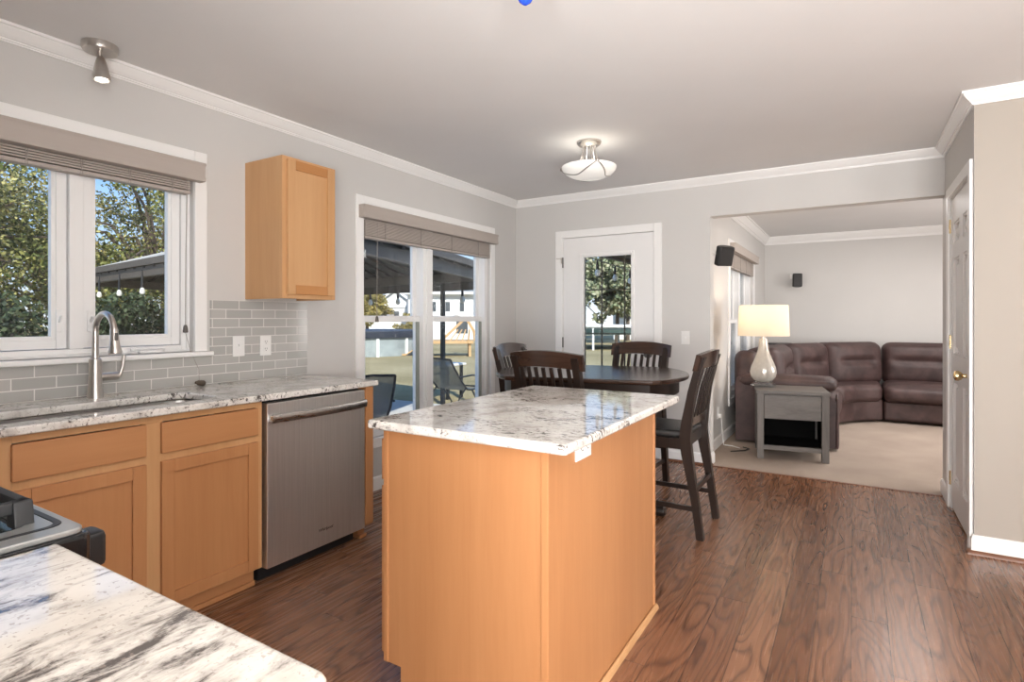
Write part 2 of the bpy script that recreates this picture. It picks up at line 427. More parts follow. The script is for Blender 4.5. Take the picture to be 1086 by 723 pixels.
BASE = {}
def obj(name, mb, mat, parent=None, smooth=None, angle=40):
    """Link the collected shapes as one mesh object; world coordinates in, parent's frame stored."""
    bm = mb.bm
    base = BASE.get(parent.name, Vector()) if parent else Vector()
    if not parent:
        # origin at the shape's own foot
        xs = [v.co for v in bm.verts]
        lo = Vector([min(v[i] for v in xs) for i in range(3)]); hi = Vector([max(v[i] for v in xs) for i in range(3)])
        base = Vector(((lo.x + hi.x) / 2, (lo.y + hi.y) / 2, lo.z))
    bmesh.ops.recalc_face_normals(bm, faces=bm.faces)
    for v in bm.verts: v.co -= base
    me = bpy.data.meshes.new(name); bm.to_mesh(me); bm.free()
    me.materials.append(M[mat] if isinstance(mat, str) else mat)
    for p in me.polygons: p.use_smooth = True
    try: me.set_sharp_from_angle(angle=math.radians(angle))
    except Exception: pass
    o = bpy.data.objects.new(name, me); C.objects.link(o)
    wnm = o.modifiers.new('weighted_normals', 'WEIGHTED_NORMAL'); wnm.keep_sharp = True; wnm.weight = 90
    if parent: o.parent = parent
    else: o.location = base
    BASE[o.name] = base.copy()
    return o
def tag(o, label, cat, group=None):
    o['label'] = label; o['category'] = cat
    if group: o['group'] = group
    return o
def thing(name, label, cat, loc=(0, 0, 0), group=None, kind=None):
    o = bpy.data.objects.new(name, None); C.objects.link(o); o.location = loc; o.empty_display_size = 0.1
    BASE[o.name] = Vector(loc)
    if kind: o['kind'] = kind
    if label: tag(o, label, cat, group)
    return o
def struct(name, mb, mat, **k):
    o = obj(name, mb, mat, **k); o['kind'] = 'structure'; return o
def dup(root, loc, rotz, label, group=None):
    r = root.copy(); C.objects.link(r); r.location = loc; r.rotation_euler = (0, 0, rotz); r['label'] = label
    if group: r['group'] = group
    for ch in list(root.children):
        c = ch.copy(); C.objects.link(c); c.parent = r
        for g in ch.children:
            d = g.copy(); C.objects.link(d); d.parent = c
    return r
def wall_cells(mb, axis, lo, hi, a0, a1, z0, z1, holes):
    """A wall slab lo..hi thick, a0..a1 along, with rectangular holes (a, b, za, zb)."""
    A = sorted({a0, a1, *[h[0] for h in holes], *[h[1] for h in holes]}); Z = sorted({z0, z1, *[h[2] for h in holes], *[h[3] for h in holes]})
    A = [a for a in A if a0 <= a <= a1]; Z = [z for z in Z if z0 <= z <= z1]
    for i in range(len(A) - 1):
        for j in range(len(Z) - 1):
            ca, cz = (A[i] + A[i + 1]) / 2, (Z[j] + Z[j + 1]) / 2
            if any(h[0] < ca < h[1] and h[2] < cz < h[3] for h in holes): continue
            if axis == 'Y': mb.box(lo, A[i], Z[j], hi, A[i + 1], Z[j + 1])
            else: mb.box(A[i], lo, Z[j], A[i + 1], hi, Z[j + 1])
    bmesh.ops.remove_doubles(mb.bm, verts=mb.bm.verts, dist=1e-5)
    return mb
def frame(mb, axis, lo, hi, a0, a1, z0, z1, wd, bev=0.004, sides='LRTB', wt=None):
    """Rectangular frame of boards, wd wide, outside size a0..a1, z0..z1."""
    wt = wt or wd
    def bx(aa, ab, za, zb):
        if axis == 'Y': mb.box(lo, aa, za, hi, ab, zb, bev)
        else: mb.box(aa, lo, za, ab, hi, zb, bev)
    t = wt if 'T' in sides else 0; b = wt if 'B' in sides else 0
    if 'L' in sides: bx(a0, a0 + wd, z0, z1)
    if 'R' in sides: bx(a1 - wd, a1, z0, z1)
    l = wd if 'L' in sides else 0; r = wd if 'R' in sides else 0
    if 'T' in sides: bx(a0 + l, a1 - r, z1 - wt, z1)
    if 'B' in sides: bx(a0 + l, a1 - r, z0, z0 + wt)
    return mb
def rounded(poly, r, n=5):
    """Round the corners of a polygon; r = one radius or one per corner."""
    out = []; k = len(poly); rs = r if isinstance(r, (list, tuple)) else [r] * k
    for i in range(k):
        p, a, b = Vector(poly[i]), Vector(poly[i - 1]), Vector(poly[(i + 1) % k]); rr = rs[i]
        if rr <= 0: out.append(tuple(p)); continue
        u, v = (a - p).normalized(), (b - p).normalized()
        for j in range(n + 1):
            t = j / n; q = p + u * rr * (1 - t) ** 2 + v * rr * t ** 2
            out.append((q.x, q.y))
    return out
def slab_curve(mb, outer, holes, z0, z1, bev):
    """Slab with holes and an eased edge, from a filled 2D curve."""
    cu = bpy.data.curves.new('t', 'CURVE'); cu.dimensions = '2D'; cu.fill_mode = 'BOTH'
    cu.extrude = (z1 - z0) / 2 - bev; cu.bevel_depth = bev; cu.bevel_resolution = 3; cu.offset = -bev
    for lp in [outer] + holes:
        s = cu.splines.new('POLY'); s.points.add(len(lp) - 1); s.use_cyclic_u = True
        for pt, (x, y) in zip(s.points, lp): pt.co = (x, y, 0, 1)
    o = bpy.data.objects.new('t', cu); C.objects.link(o)
    dg = bpy.context.evaluated_depsgraph_get()
    me = bpy.data.meshes.new_from_object(o.evaluated_get(dg))
    me.transform(Matrix.Translation((0, 0, (z0 + z1) / 2)))
    mb.bm.from_mesh(me); bpy.data.objects.remove(o); bpy.data.curves.remove(cu); bpy.data.meshes.remove(me)
    bmesh.ops.remove_doubles(mb.bm, verts=mb.bm.verts, dist=1e-5)
    return mb
# ------------------------------------------------------------------ the setting
XL, YB, XR, YP, CZ = -2.984, 4.966, 0.545, 3.84, 2.455
LX, LY = -1.14, 9.09
struct('floor', MB().box(-3.13, -3.0, -0.06, 2.6, YB + 0.004, 0), 'floor')
struct('floor_living_room', MB().box(LX - 0.02, YB + 0.004, -0.06, 3.0, LY, 0.004), 'carpet')
struct('ceiling', MB().box(-3.13, -3.0, CZ, 2.75, YB + 0.06, CZ + 0.15).box(-1.29, YB + 0.06, CZ, 3.15, LY + 0.13, CZ + 0.15), 'ceiling')
struct('wall_left', wall_cells(MB(), 'Y', -3.13, XL, -3.0, YB + 0.124, -0.06, CZ, [(0.643, 1.655, 1.077, 2.07), (2.85, 4.48, 0.383, 2.055)]), 'wall')
struct('wall_back', wall_cells(MB(), 'X', YB, YB + 0.124, XL, XR, -0.06, CZ, [(-2.455, -1.51, -1, 2.05), (-1.05, 9, -1, 2.122)]), 'wall')
struct('wall_pantry_side', wall_cells(MB(), 'Y', XR, XR + 0.11, YP, YB + 0.124, -0.06, CZ, [(3.93, 4.69, -1, 2.045)]), 'wall')
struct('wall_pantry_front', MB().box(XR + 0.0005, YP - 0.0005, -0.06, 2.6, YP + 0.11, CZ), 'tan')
struct('wall_pantry_inside', MB().box(XR + 0.11, YP + 0.75, -0.06, 2.6, YP + 0.85, CZ), 'wall')
struct('wall_right', MB().box(2.6, -3.0, -0.06, 2.75, YB, CZ), 'wall')
struct('wall_rear', MB().box(-3.13, -3.15, -0.06, 2.75, -3.0, CZ), 'wall')
struct('wall_near', MB().box(XL, -0.40, 0.0, -0.41, -0.26, CZ), 'wall')
struct('wall_living_left', wall_cells(MB(), 'Y', LX - 0.15, LX, YB + 0.124, LY, -0.06, CZ, [(6.31, 7.93, 0.40, 2.03)]), 'wall')
struct('wall_living_back', MB().box(LX - 0.15, LY, -0.06, 3.15, LY + 0.13, CZ), 'wall')
struct('wall_living_right', MB().box(3.0, YB, -0.06, 3.15, LY, CZ), 'wall')
struct('wall_living_near', MB().box(XR + 0.11, YB + 0.01, -0.06, 3.15, YB + 0.124, CZ), 'wall')
def crown(name, path, drop=0.066, proj=0.06):
    pr = [(0, CZ), (proj, CZ), (proj, CZ - 0.18 * drop), (0.86 * proj, CZ - 0.2 * drop), (0.8 * proj, CZ - 0.34 * drop), (0.6 * proj, CZ - 0.56 * drop), (0.4 * proj, CZ - 0.72 * drop),
          (0.36 * proj, CZ - 0.78 * drop), (0.24 * proj, CZ - 0.8 * drop), (0.22 * proj, CZ - 0.9 * drop), (0.14 * proj, CZ - 0.93 * drop), (0.13 * proj, CZ - drop), (0, CZ - drop)]
    struct(name, MB().sweep(pr, path), 'trim')
crown('trim_1', [(XL, -0.26), (XL, YB), (XR, YB), (XR, YP), (2.6, YP)])
crown('trim_2', [(LX, YB + 0.124), (LX, LY), (3.0, LY)], 0.115, 0.08)
bp = [(0, 0), (0.014, 0), (0.014, 0.08), (0.009, 0.086), (0.008, 0.094), (0, 0.1)]
def baseb(name, path, z=0.0): struct(name, MB().sweep([(a, b + z) for a, b in bp], path), 'trim')
baseb('baseboard_left', [(XL, 2.345), (XL, YB), (-2.518, YB)])
baseb('baseboard_back', [(-1.462, YB), (-1.05, YB), (-1.05, YB + 0.124)])
baseb('baseboard_living', [(LX, YB + 0.124), (LX, LY), (3.0, LY)], 0.004)
baseb('baseboard_pantry_side', [(XR, YB + 0.124), (XR, 4.765)])
baseb('baseboard_pantry_front', [(XR, 3.862), (XR, YP), (2.6, YP)])
sp = [(0.014, 0), (0.032, 0), (0.030, 0.010), (0.022, 0.018), (0.014, 0.02)]
struct('trim_3', MB().sweep(sp, [(XR, 3.862), (XR, YP), (2.6, YP)]), 'shoe')
struct('trim_4', MB().sweep([(0.014, 0), (0.028, 0), (0.026, 0.01), (0.014, 0.018)], [(-1.462, YB), (-1.05, YB), (-1.05, YB + 0.02)]), 'shoe')
struct('trim_5', MB().box(-1.05, YB - 0.022, 0.0, XR, YB + 0.004, 0.006, 0.003), 'shoe')
struct('trim_backsplash', MB().box(XL, -0.26, 0.90, XL + 0.008, 2.374, 1.054).box(XL, 1.745, 1.054, XL + 0.008, 2.374, 1.353), 'tile')

def pane(mb, axis, p, a0, a1, z0, z1, t=0.004):
    return mb.box(p, a0, z0, p + t, a1, z1) if axis == 'Y' else mb.box(a0, p, z0, a1, p + t, z1)
# window_1: casement pair over the sink
W = thing('window_1', None, None, (XL, 1.149, 1.055), kind='structure')
obj('casing', frame(MB(), 'Y', XL, XL + 0.018, 0.578, 1.722, 1.077, 2.135, 0.066, sides='LRT', bev=0.005), 'trim', W)
obj('sill', MB().box(-3.09, 0.643, 1.055, XL, 1.655, 1.077).box(XL, 0.556, 1.053, XL + 0.045, 1.744, 1.077, 0.006), 'trim', W)
obj('frame', frame(frame(MB(), 'Y', -3.11, -3.03, 0.643, 1.655, 1.077, 2.07, 0.036, bev=0.003), 'Y', -3.12, -3.015, 0.643, 1.655, 1.077, 2.07, 0.014, bev=0.002).box(-3.11, 1.122, 1.113, -3.022, 1.176, 2.034, 0.003), 'vinyl', W)
for a0, a1 in ((0.682, 1.119), (1.179, 1.616)):
    s = obj('sash', frame(frame(MB(), 'Y', -3.088, -3.042, a0, a1, 1.116, 2.031, 0.040, bev=0.003), 'Y', -3.082, -3.050, a0 + 0.038, a1 - 0.038, 1.154, 1.993, 0.018, bev=0.002), 'vinyl', W)
    obj('pane', pane(MB(), 'Y', -3.068, a0 + 0.05, a1 - 0.05, 1.166, 1.981), 'glass', s)
for yy in (1.088, 1.208):
    obj('lock', MB().box(-3.042, yy - 0.012, 1.19, -3.032, yy + 0.012, 1.29, 0.004).bar((-3.034, yy, 1.235), (-3.012, yy, 1.262), 0.009, 0.014, bev=0.003), 'vinyl', W)
obj('crank', MB().box(-3.028, 1.40, 1.078, -2.992, 1.50, 1.094, 0.006).tube([(-3.01, 1.52, 1.09), (-3.0, 1.52, 1.104), (-2.995, 1.45, 1.105), (-2.994, 1.36, 1.099)], [0.007, 0.008, 0.006, 0.008]), 'vinyl', W)

# window_2: twin double-hung by the table
W = thing('window_2', None, None, (XL, 3.665, 0.318), kind='structure')
obj('casing', frame(MB(), 'Y', XL, XL + 0.018, 2.78, 4.55, 0.313, 2.125, 0.07, bev=0.005), 'trim', W)
obj('frame', frame(MB(), 'Y', -3.125, -3.012, 2.85, 4.48, 0.383, 2.055, 0.042, bev=0.003).box(-3.125, 3.54, 0.425, -3.012, 3.665, 2.013, 0.004).box(-3.012, 3.575, 0.383, -2.998, 3.63, 2.055, 0.003), 'vinyl', W)
for a0, a1 in ((2.893, 3.539), (3.666, 4.437)):
    u = obj('upper_sash', frame(MB(), 'Y', -3.112, -3.082, a0, a1, 1.228, 2.012, 0.046, bev=0.003), 'vinyl', W)
    obj('pane', pane(MB(), 'Y', -3.099, a0 + 0.046, a1 - 0.046, 1.274, 1.966), 'glass', u)
    lo = obj('lower_sash', frame(MB(), 'Y', -3.078, -3.046, a0, a1, 0.426, 1.272, 0.046, bev=0.003), 'vinyl', W)
    obj('pane', pane(MB(), 'Y', -3.064, a0 + 0.046, a1 - 0.046, 0.472, 1.226), 'glass', lo)
    obj('track', MB().box(-3.050, a1 - 0.048, 0.472, -3.043, a1 - 0.008, 1.226), 'gasket', lo)
    obj('latch', MB().box(-3.076, (a0 + a1) / 2 - 0.03, 1.272, -3.05, (a0 + a1) / 2 + 0.03, 1.284, 0.004), 'vinyl', lo)

# window_3: living room
W = thing('window_3', None, None, (LX, 7.12, 0.33), kind='structure')
obj('casing', frame(MB(), 'Y', LX, LX + 0.018, 6.24, 8.0, 0.33, 2.10, 0.07, bev=0.005), 'trim', W)
obj('frame', frame(MB(), 'Y', LX - 0.14, LX - 0.03, 6.31, 7.93, 0.40, 2.03, 0.05, bev=0.003).box(LX - 0.14, 7.07, 0.45, LX - 0.03, 7.17, 1.98, 0.003), 'vinyl', W)
for a0, a1 in ((6.36, 7.07), (7.17, 7.88)):
    u = obj('upper_sash', frame(MB(), 'Y', LX - 0.125, LX - 0.09, a0, a1, 1.2, 1.98, 0.045, bev=0.003), 'vinyl', W)
    obj('pane', pane(MB(), 'Y', LX - 0.11, a0 + 0.045, a1 - 0.045, 1.245, 1.935), 'glass', u)
    lo = obj('lower_sash', frame(MB(), 'Y', LX - 0.085, LX - 0.05, a0, a1, 0.45, 1.245, 0.045, bev=0.003), 'vinyl', W)
    obj('pane', pane(MB(), 'Y', LX - 0.07, a0 + 0.045, a1 - 0.045, 0.495, 1.2), 'glass', lo)

# door_1: half-glazed exterior door
D = thing('door_1', None, None, (-1.982, YB, 0), kind='structure')
obj('casing', frame(MB(), 'X', YB - 0.018, YB, -2.518, -1.462, 0, 2.108, 0.072, bev=0.005, sides='LRT'), 'trim', D)
obj('jamb', frame(MB(), 'X', YB, YB + 0.124, -2.4549, -1.5101, 0.0, 2.0499, 0.014, bev=0.0, sides='LRT'), 'trim', D)
obj('slab', wall_cells(MB(), 'X', YB + 0.006, YB + 0.05, -2.438, -1.527, 0.012, 2.033, [(-2.235, -1.745, 0.32, 1.85)]), 'door', D)
g = obj('glazing_frame', frame(frame(MB(), 'X', YB - 0.008, YB + 0.006, -2.262, -1.718, 0.293, 1.877, 0.027, bev=0.005), 'X', YB + 0.005, YB + 0.05, -2.235, -1.745, 0.32, 1.85, 0.008, bev=0.0), 'trim', D)
obj('pane', pane(MB(), 'X', YB + 0.028, -2.227, -1.753, 0.328, 1.842), 'glass', g)
mm = MB()
for x_ in (-2.052, -1.826): mm.box(x_ - 0.007, YB + 0.036, 0.328, x_ + 0.007, YB + 0.046, 1.842)
for z_ in (1.527, 1.11, 0.69): mm.box(-2.227, YB + 0.036, z_ - 0.006, -1.753, YB + 0.046, z_ + 0.006)
mm.box(-2.227, YB + 0.036, 0.328, -2.219, YB + 0.046, 1.842)
obj('muntins', mm, 'muntin', D)
for z_ in (1.80, 1.02, 0.25): obj('hinge', MB().tube([(-2.443, YB - 0.006, z_ - 0.05), (-2.443, YB - 0.006, z_ + 0.05)], 0.0075), 'slot', D)
obj('door_knob', MB().lathe([(0, 0), (0.032, 0), (0.032, 0.008), (0.012, 0.014), (0.012, 0.035), (0.026, 0.045), (0.03, 0.058), (0.024, 0.07), (0, 0.073)], (-1.585, YB + 0.006, 0.93), 20, Matrix.Rotation(PI / 2, 4, 'X')), 'slot', D)
obj('latch', MB().box(-2.505, YB - 0.03, 1.835, -2.445, YB - 0.018, 1.843, 0.002).box(-2.452, YB - 0.03, 1.79, -2.444, YB - 0.018, 1.846, 0.002), 'nickel', D)

# door_2: six-panel pantry door
D = thing('door_2', None, None, (XR, 4.31, 0), kind='structure')
obj('casing', frame(MB(), 'Y', XR - 0.018, XR, 3.862, 4.762, 0, 2.112, 0.07, bev=0.005, sides='LRT'), 'trim', D)
obj('jamb', frame(MB(), 'Y', XR, XR + 0.11, 3.9301, 4.6899, 0, 2.0449, 0.012, bev=0, sides='LRT'), 'trim', D)
cols = ((3.995, 4.235), (4.365, 4.605)); rows = ((0.20, 0.85), (1.02, 1.64), (1.735, 1.87))
sl = wall_cells(MB(), 'Y', XR + 0.004, XR + 0.040, 3.944, 4.676, 0.012, 2.030, [(a, b, c, d) for a, b in cols for c, d in rows])
slab = obj('slab', sl, 'door', D)
for a, b in cols:
    for c, d in rows:
        mb = frame(MB(), 'Y', XR + 0.008, XR + 0.034, a, b, c, d, 0.014, bev=0.004)
        mb.box(XR + 0.027, a + 0.013, c + 0.013, XR + 0.034, b - 0.013, d - 0.013)
        mb.box(XR + 0.010, a + 0.038, c + 0.038, XR + 0.033, b - 0.038, d - 0.038, 0.016, 1)
        obj('panel', mb, 'door', D)
for z_ in (1.86, 1.10, 0.20): obj('hinge', MB().tube([(XR - 0.003, 4.684, z_ - 0.045), (XR - 0.003, 4.684, z_ + 0.045)], 0.007).box(XR - 0.001, 4.684, z_ - 0.045, XR + 0.003, 4.71, z_ + 0.045), 'brass', D)
obj('door_knob', MB().lathe([(0, 0), (0.033, 0), (0.033, 0.006), (0.012, 0.012), (0.011, 0.03), (0.022, 0.038), (0.029, 0.052), (0.026, 0.066), (0.012, 0.072), (0, 0.072)], (XR + 0.004, 4.0, 0.93), 24, Matrix.Rotation(-PI / 2, 4, 'Y')), 'brass', D)
# ------------------------------------------------------------------ kitchen: the largest things first
def shaker(name, parent, axis, face, a0, a1, z0, z1, out, stile=0.05, th=0.02, mats=('maple', 'maple_y'), rails='maple_y'):
    """Shaker door: stiles + rails, recessed panel. face = front coordinate, out = +1/-1 front direction along the axis' normal."""
    lo, hi = sorted((face, face - out * th)); mb = MB()
    d = obj(name, frame(MB(), axis, lo, hi, a0, a1, z0, z1, stile, bev=0.003), mats[0], parent)
    pl, ph = sorted((face - out * 0.010, face - out * th * 0.95))
    e_ = stile - 0.002
    p = MB()
    if axis == 'Y': p.box(pl, a0 + e_, z0 + e_, ph, a1 - e_, z1 - e_)
    else: p.box(a0 + e_, pl, z0 + e_, a1 - e_, ph, z1 - e_)
    obj('door_panel', p, mats[0], d)
    return d
# island
t = thing('kitchen_island', 'honey maple kitchen island standing alone on the dark plank floor under a granite top', 'island', (-1.05, 1.9, 0))
IX0, IX1, IY0, IY1, IZ = -1.366, -0.735, 1.40, 2.40, 0.884
obj('front_panel', MB().prism([(IX0 + 0.075, 0.0), (IX1 - 0.02, 0.0), (IX1 - 0.02, IZ), (IX0 + 0.018, IZ), (IX0 + 0.018, 0.09), (IX0 + 0.075, 0.09)], IY0 + 0.004, IY0 + 0.018, 'Y'), 'maple', t)
obj('side_panel', MB().box(IX1 - 0.018, IY0 + 0.02, 0, IX1 - 0.004, IY1 - 0.02, IZ), 'maple', t)
obj('back_panel', MB().box(IX0 + 0.02, IY1 - 0.018, 0, IX1 - 0.02, IY1 - 0.004, IZ), 'maple', t)
obj('corner_stile', MB().box(IX1 - 0.024, IY0, 0, IX1, IY0 + 0.024, IZ, 0.003), 'maple', t)
obj('corner_stile', MB().box(IX1 - 0.024, IY1 - 0.022, 0, IX1, IY1, IZ, 0.003), 'maple', t)
obj('corner_stile', MB().box(IX0, IY0, 0.09, IX0 + 0.02, IY0 + 0.02, IZ, 0.003), 'maple', t)
obj('toe_kick', MB().box(IX0 + 0.068, IY0 + 0.018, 0.0, IX0 + 0.078, IY1 - 0.018, 0.09), 'maple_y', t)
obj('bottom_panel', MB().box(IX0 + 0.02, IY0 + 0.018, 0.09, IX1 - 0.02, IY1 - 0.018, 0.105), 'maple_y', t)
obj('base_molding', MB().sweep([(-0.0, 0), (0.014, 0), (0.012, 0.012), (0.004, 0.02), (0, 0.02)], [(IX1, IY1), (IX1, IY0), (IX0 + 0.075, IY0)][::-1]), 'maple_l', t)
for k, (a, b) in enumerate(((IY0 + 0.012, 1.892), (1.908, IY1 - 0.012))):
    d = obj('drawer', MB().box(IX0 - 0.02, a, 0.70, IX0, b, 0.84, 0.003), 'maple_y', t)
    shaker('door', t, 'Y', IX0 - 0.02, a, b, 0.11, 0.68, -1)
obj('face_frame', frame(MB(), 'Y', IX0, IX0 + 0.018, IY0 + 0.02, IY1 - 0.02, 0.09, IZ, 0.03, bev=0).box(IX0, IY0 + 0.05, 0.675, IX0 + 0.018, IY1 - 0.05, 0.705).box(IX0, 1.885, 0.12, IX0 + 0.018, 1.915, 0.675), 'maple', t)
tp = obj('island_countertop', slab_curve(MB(), rounded([(-1.392, 1.345), (-0.652, 1.345), (-0.652, 2.486), (-1.392, 2.486)], 0.018), [], IZ, 0.914, 0.009), 'granite')
tag(tp, 'speckled white granite slab lying on the maple kitchen island', 'countertop')
# near counter with its cabinet
tp = obj('near_countertop', slab_curve(MB(), rounded([(-1.028, -0.255), (-0.422, -0.255), (-0.422, 0.368), (-1.028, 0.368)], [0, 0, 0.02, 0.004]), [], 0.884, 0.914, 0.010), 'granite_v')
tag(tp, 'grey-veined white granite countertop in the near left corner beside the black range', 'countertop')
t = thing('base_cabinet', 'maple base cabinet under the veined counter beside the black range', 'cabinet', (-0.72, 0.03, 0))
obj('carcass', MB().box(-1.020, -0.25, 0.09, -0.445, 0.325, 0.884), 'maple', t)
obj('toe_kick', MB().box(-1.010, -0.25, 0, -0.445, 0.27, 0.09), 'maple_x', t)
obj('drawer', MB().box(-1.005, 0.325, 0.70, -0.46, 0.345, 0.84, 0.003), 'maple_x', t)
shaker('door', t, 'X', 0.345, -1.005, -0.46, 0.11, 0.68, 1)
# left run
LC = 0.87
sink_hole = rounded([(-2.725, 0.60), (-2.425, 0.60), (-2.425, 1.47), (-2.725, 1.47)], 0.07, 6)
tp = obj('sink_countertop', slab_curve(MB(), rounded([(-2.974, -0.255), (-1.815, -0.255), (-1.815, 0.38), (-2.316, 0.38), (-2.316, 2.345), (-2.974, 2.345)], [0, 0, 0.004, 0.01, 0.02, 0.003]), [sink_hole], LC, 0.90, 0.008), 'granite')
tag(tp, 'long speckled white granite countertop along the window wall holding the sink', 'countertop')
t = thing('sink_cabinet', 'honey maple sink cabinet with two doors between range and dishwasher', 'cabinet', (-2.66, 1.155, 0))
FX = -2.345
obj('carcass', MB().box(-2.95, 0.575, 0.09, -2.385, 0.590, LC).box(-2.95, 1.612, 0.09, -2.385, 1.630, LC).box(-2.95, 0.59, 0.09, -2.385, 1.612, 0.108).box(-2.96, 0.575, 0.09, -2.95, 1.63, LC), 'maple', t)
obj('face_frame', frame(MB(), 'Y', FX - 0.038, FX - 0.018, 0.682, 1.630, 0.09, LC, 0.036, bev=0.001, wt=0.03).box(FX - 0.038, 1.115, 0.12, FX - 0.018, 1.188, 0.84).box(FX - 0.038, 0.718, 0.676, FX - 0.018, 1.115, 0.722).box(FX - 0.038, 1.188, 0.676, FX - 0.018, 1.594, 0.722).box(FX - 0.038, 0.575, 0.09, FX - 0.018, 0.682, LC), 'maple_l', t)
obj('toe_kick', MB().box(-2.43, 0.58, 0, -2.415, 1.622, 0.09).box(-2.415, 0.58, 0.0, -2.402, 1.622, 0.022, 0.004), 'maple_y', t)
for a, b in ((0.714, 1.123), (1.179, 1.602)):
    obj('drawer_front', MB().box(FX - 0.018, a, 0.714, FX, b, 0.838, 0.004), 'maple_y', t)
    shaker('door', t, 'Y', FX, a, b, 0.100, 0.683, 1)
t = thing('corner_cabinet', 'maple corner cabinet behind the black range under the sink counter', 'cabinet', (-2.45, 0.1, 0))
obj('carcass', MB().box(-2.95, -0.25, 0.09, -2.385, 0.572, LC).box(-2.385, -0.25, 0.09, -1.84, 0.33, LC), 'maple', t)
obj('face_frame', MB().box(FX - 0.038, 0.33, 0.09, FX - 0.018, 0.572, LC), 'maple_l', t)
obj('toe_kick', MB().box(-2.93, -0.24, 0, -2.42, 0.57, 0.09), 'maple_y', t)
# sink
t = thing('kitchen_sink', 'stainless steel undermount sink set into the granite below the window', 'sink', (-2.575, 1.035, 0.66))
def basin(u, v):
    ang = 2 * PI * u
    prof = [(1.05, LC - 0.001), (1.0, LC - 0.004), (0.985, LC - 0.05), (0.97, 0.74), (0.93, 0.69), (0.80, 0.675), (0.4, 0.672), (0.0, 0.670)]
    x = v * (len(prof) - 1); i = min(int(x), len(prof) - 2); f = x - i
    s = prof[i][0] * (1 - f) + prof[i + 1][0] * f; z = prof[i][1] * (1 - f) + prof[i + 1][1] * f
    c, s_ = math.cos(ang), math.sin(ang); n = 6
    k = (abs(c) ** n + abs(s_) ** n) ** (-1 / n)
    return (-2.575 + 0.158 * s * c * k, 1.035 + 0.443 * s * s_ * k, z)
obj('basin', MB().grid(basin, 64, 14), 'steel_y', t)
obj('drain', MB().lathe([(0, 0.002), (0.03, 0.002), (0.042, 0.006), (0.045, 0.003), (0.045, 0)], (-2.575, 1.035, 0.671), 24), 'nickel', t)
# faucet
fx, fy, fz = -2.872, 1.162, 0.90
t = thing('faucet', 'brushed nickel gooseneck faucet standing behind the sink below the window', 'faucet', (fx, fy, fz))
obj('body', MB().lathe([(0, 0), (0.031, 0), (0.030, 0.008), (0.027, 0.03), (0.0245, 0.09), (0.0235, 0.165), (0.022, 0.172), (0.0165, 0.176), (0.0165, 0.185), (0, 0.185)], (fx, fy, fz), 28), 'nickel', t)
pts = [(fx, fy, fz + 0.17), (fx, fy, fz + 0.285)]
for k in range(0, 17):
    a = PI - PI * 0.93 * k / 16; pts.append((fx + 0.078 + 0.078 * math.cos(a), fy + 0.006 * k / 16, fz + 0.295 + 0.078 * math.sin(a)))
obj('spout', MB().tube(pts, 0.0125, 16), 'nickel', t)
ex, ey, ez = pts[-1]
h = obj('spray_head', MB().tube([(ex, ey, ez), (ex + 0.003, ey, ez - 0.012), (ex + 0.006, ey, ez - 0.045), (ex + 0.010, ey, ez - 0.085), (ex + 0.0125, ey, ez - 0.105), (ex + 0.013, ey, ez - 0.112)], [0.0135, 0.0155, 0.0165, 0.021, 0.0265, 0.0245], 20), 'nickel', t)
obj('spray_button', MB().box(ex + 0.019, ey - 0.007, ez - 0.055, ex + 0.0265, ey + 0.007, ez - 0.022, 0.003), 'slot', h)
obj('lever', MB().tube([(fx, fy + 0.02, fz + 0.09), (fx, fy + 0.088, fz + 0.09)], [0.017, 0.017], 18).tube([(fx, fy + 0.088, fz + 0.085), (fx + 0.002, fy + 0.098, fz + 0.10), (fx + 0.004, fy + 0.108, fz + 0.135), (fx + 0.006, fy + 0.112, fz + 0.185)], [0.013, 0.009, 0.007, 0.008], 12), 'nickel', t)
# dishwasher
t = thing('dishwasher', 'stainless steel dishwasher with a bar handle under the granite counter', 'dishwasher', (-2.64, 1.955, 0))
obj('tub', MB().box(-2.93, 1.655, 0.10, -2.39, 2.250, 0.858), 'black', t)
dp = obj('door', MB().box(-2.388, 1.645, 0.076, FX, 2.260, 0.853, 0.006), 'steel', t)
hp = [(FX + 0.001, 1.652, 0.782), (FX + 0.028, 1.662, 0.782)]
hb = MB()
def hgrid(u, v):
    y = 1.655 + 0.59 * u; x = FX + 0.026 + 0.022 * (1 - (2 * u - 1) ** 2)
    a = 2 * PI * v
    return (x + 0.008 * math.cos(a), y, 0.782 + 0.021 * math.sin(a))
hb.grid(hgrid, 24, 12).box(FX, 1.655, 0.768, FX + 0.034, 1.675, 0.796, 0.004).box(FX, 2.225, 0.768, FX + 0.034, 2.245, 0.796, 0.004)
obj('handle', hb, 'steel_y', dp)
cu = bpy.data.curves.new('t', 'FONT'); cu.body = 'Whirlpool'; cu.size = 0.022; cu.extrude = 0.0004; cu.shear = 0.25; cu.align_x = 'CENTER'
to = bpy.data.objects.new('t', cu); C.objects.link(to)
me = bpy.data.meshes.new_from_object(to.evaluated_get(bpy.context.evaluated_depsgraph_get())); bpy.data.objects.remove(to)
me.transform(Matrix(((0, 0, 1, FX + 0.0005), (1, 0, 0, 1.985), (0, 1, 0, 0.155), (0, 0, 0, 1))))
mb = MB(); mb.bm.from_mesh(me); obj('brand_lettering', mb, 'black', dp)
obj('toe_panel', MB().box(-2.93, 1.655, 0, -2.43, 2.250, 0.098), 'black', t)
t = thing('filler_cabinet', 'narrow honey maple end panel closing the counter beside the dishwasher', 'cabinet', (-2.65, 2.296, 0))
obj('panel', MB().prism(rounded([(-2.95, 0.078), (FX, 0.078), (FX, LC), (-2.95, LC)], [0, 0.03, 0, 0]), 2.268, 2.322, 'Y'), 'maple', t)
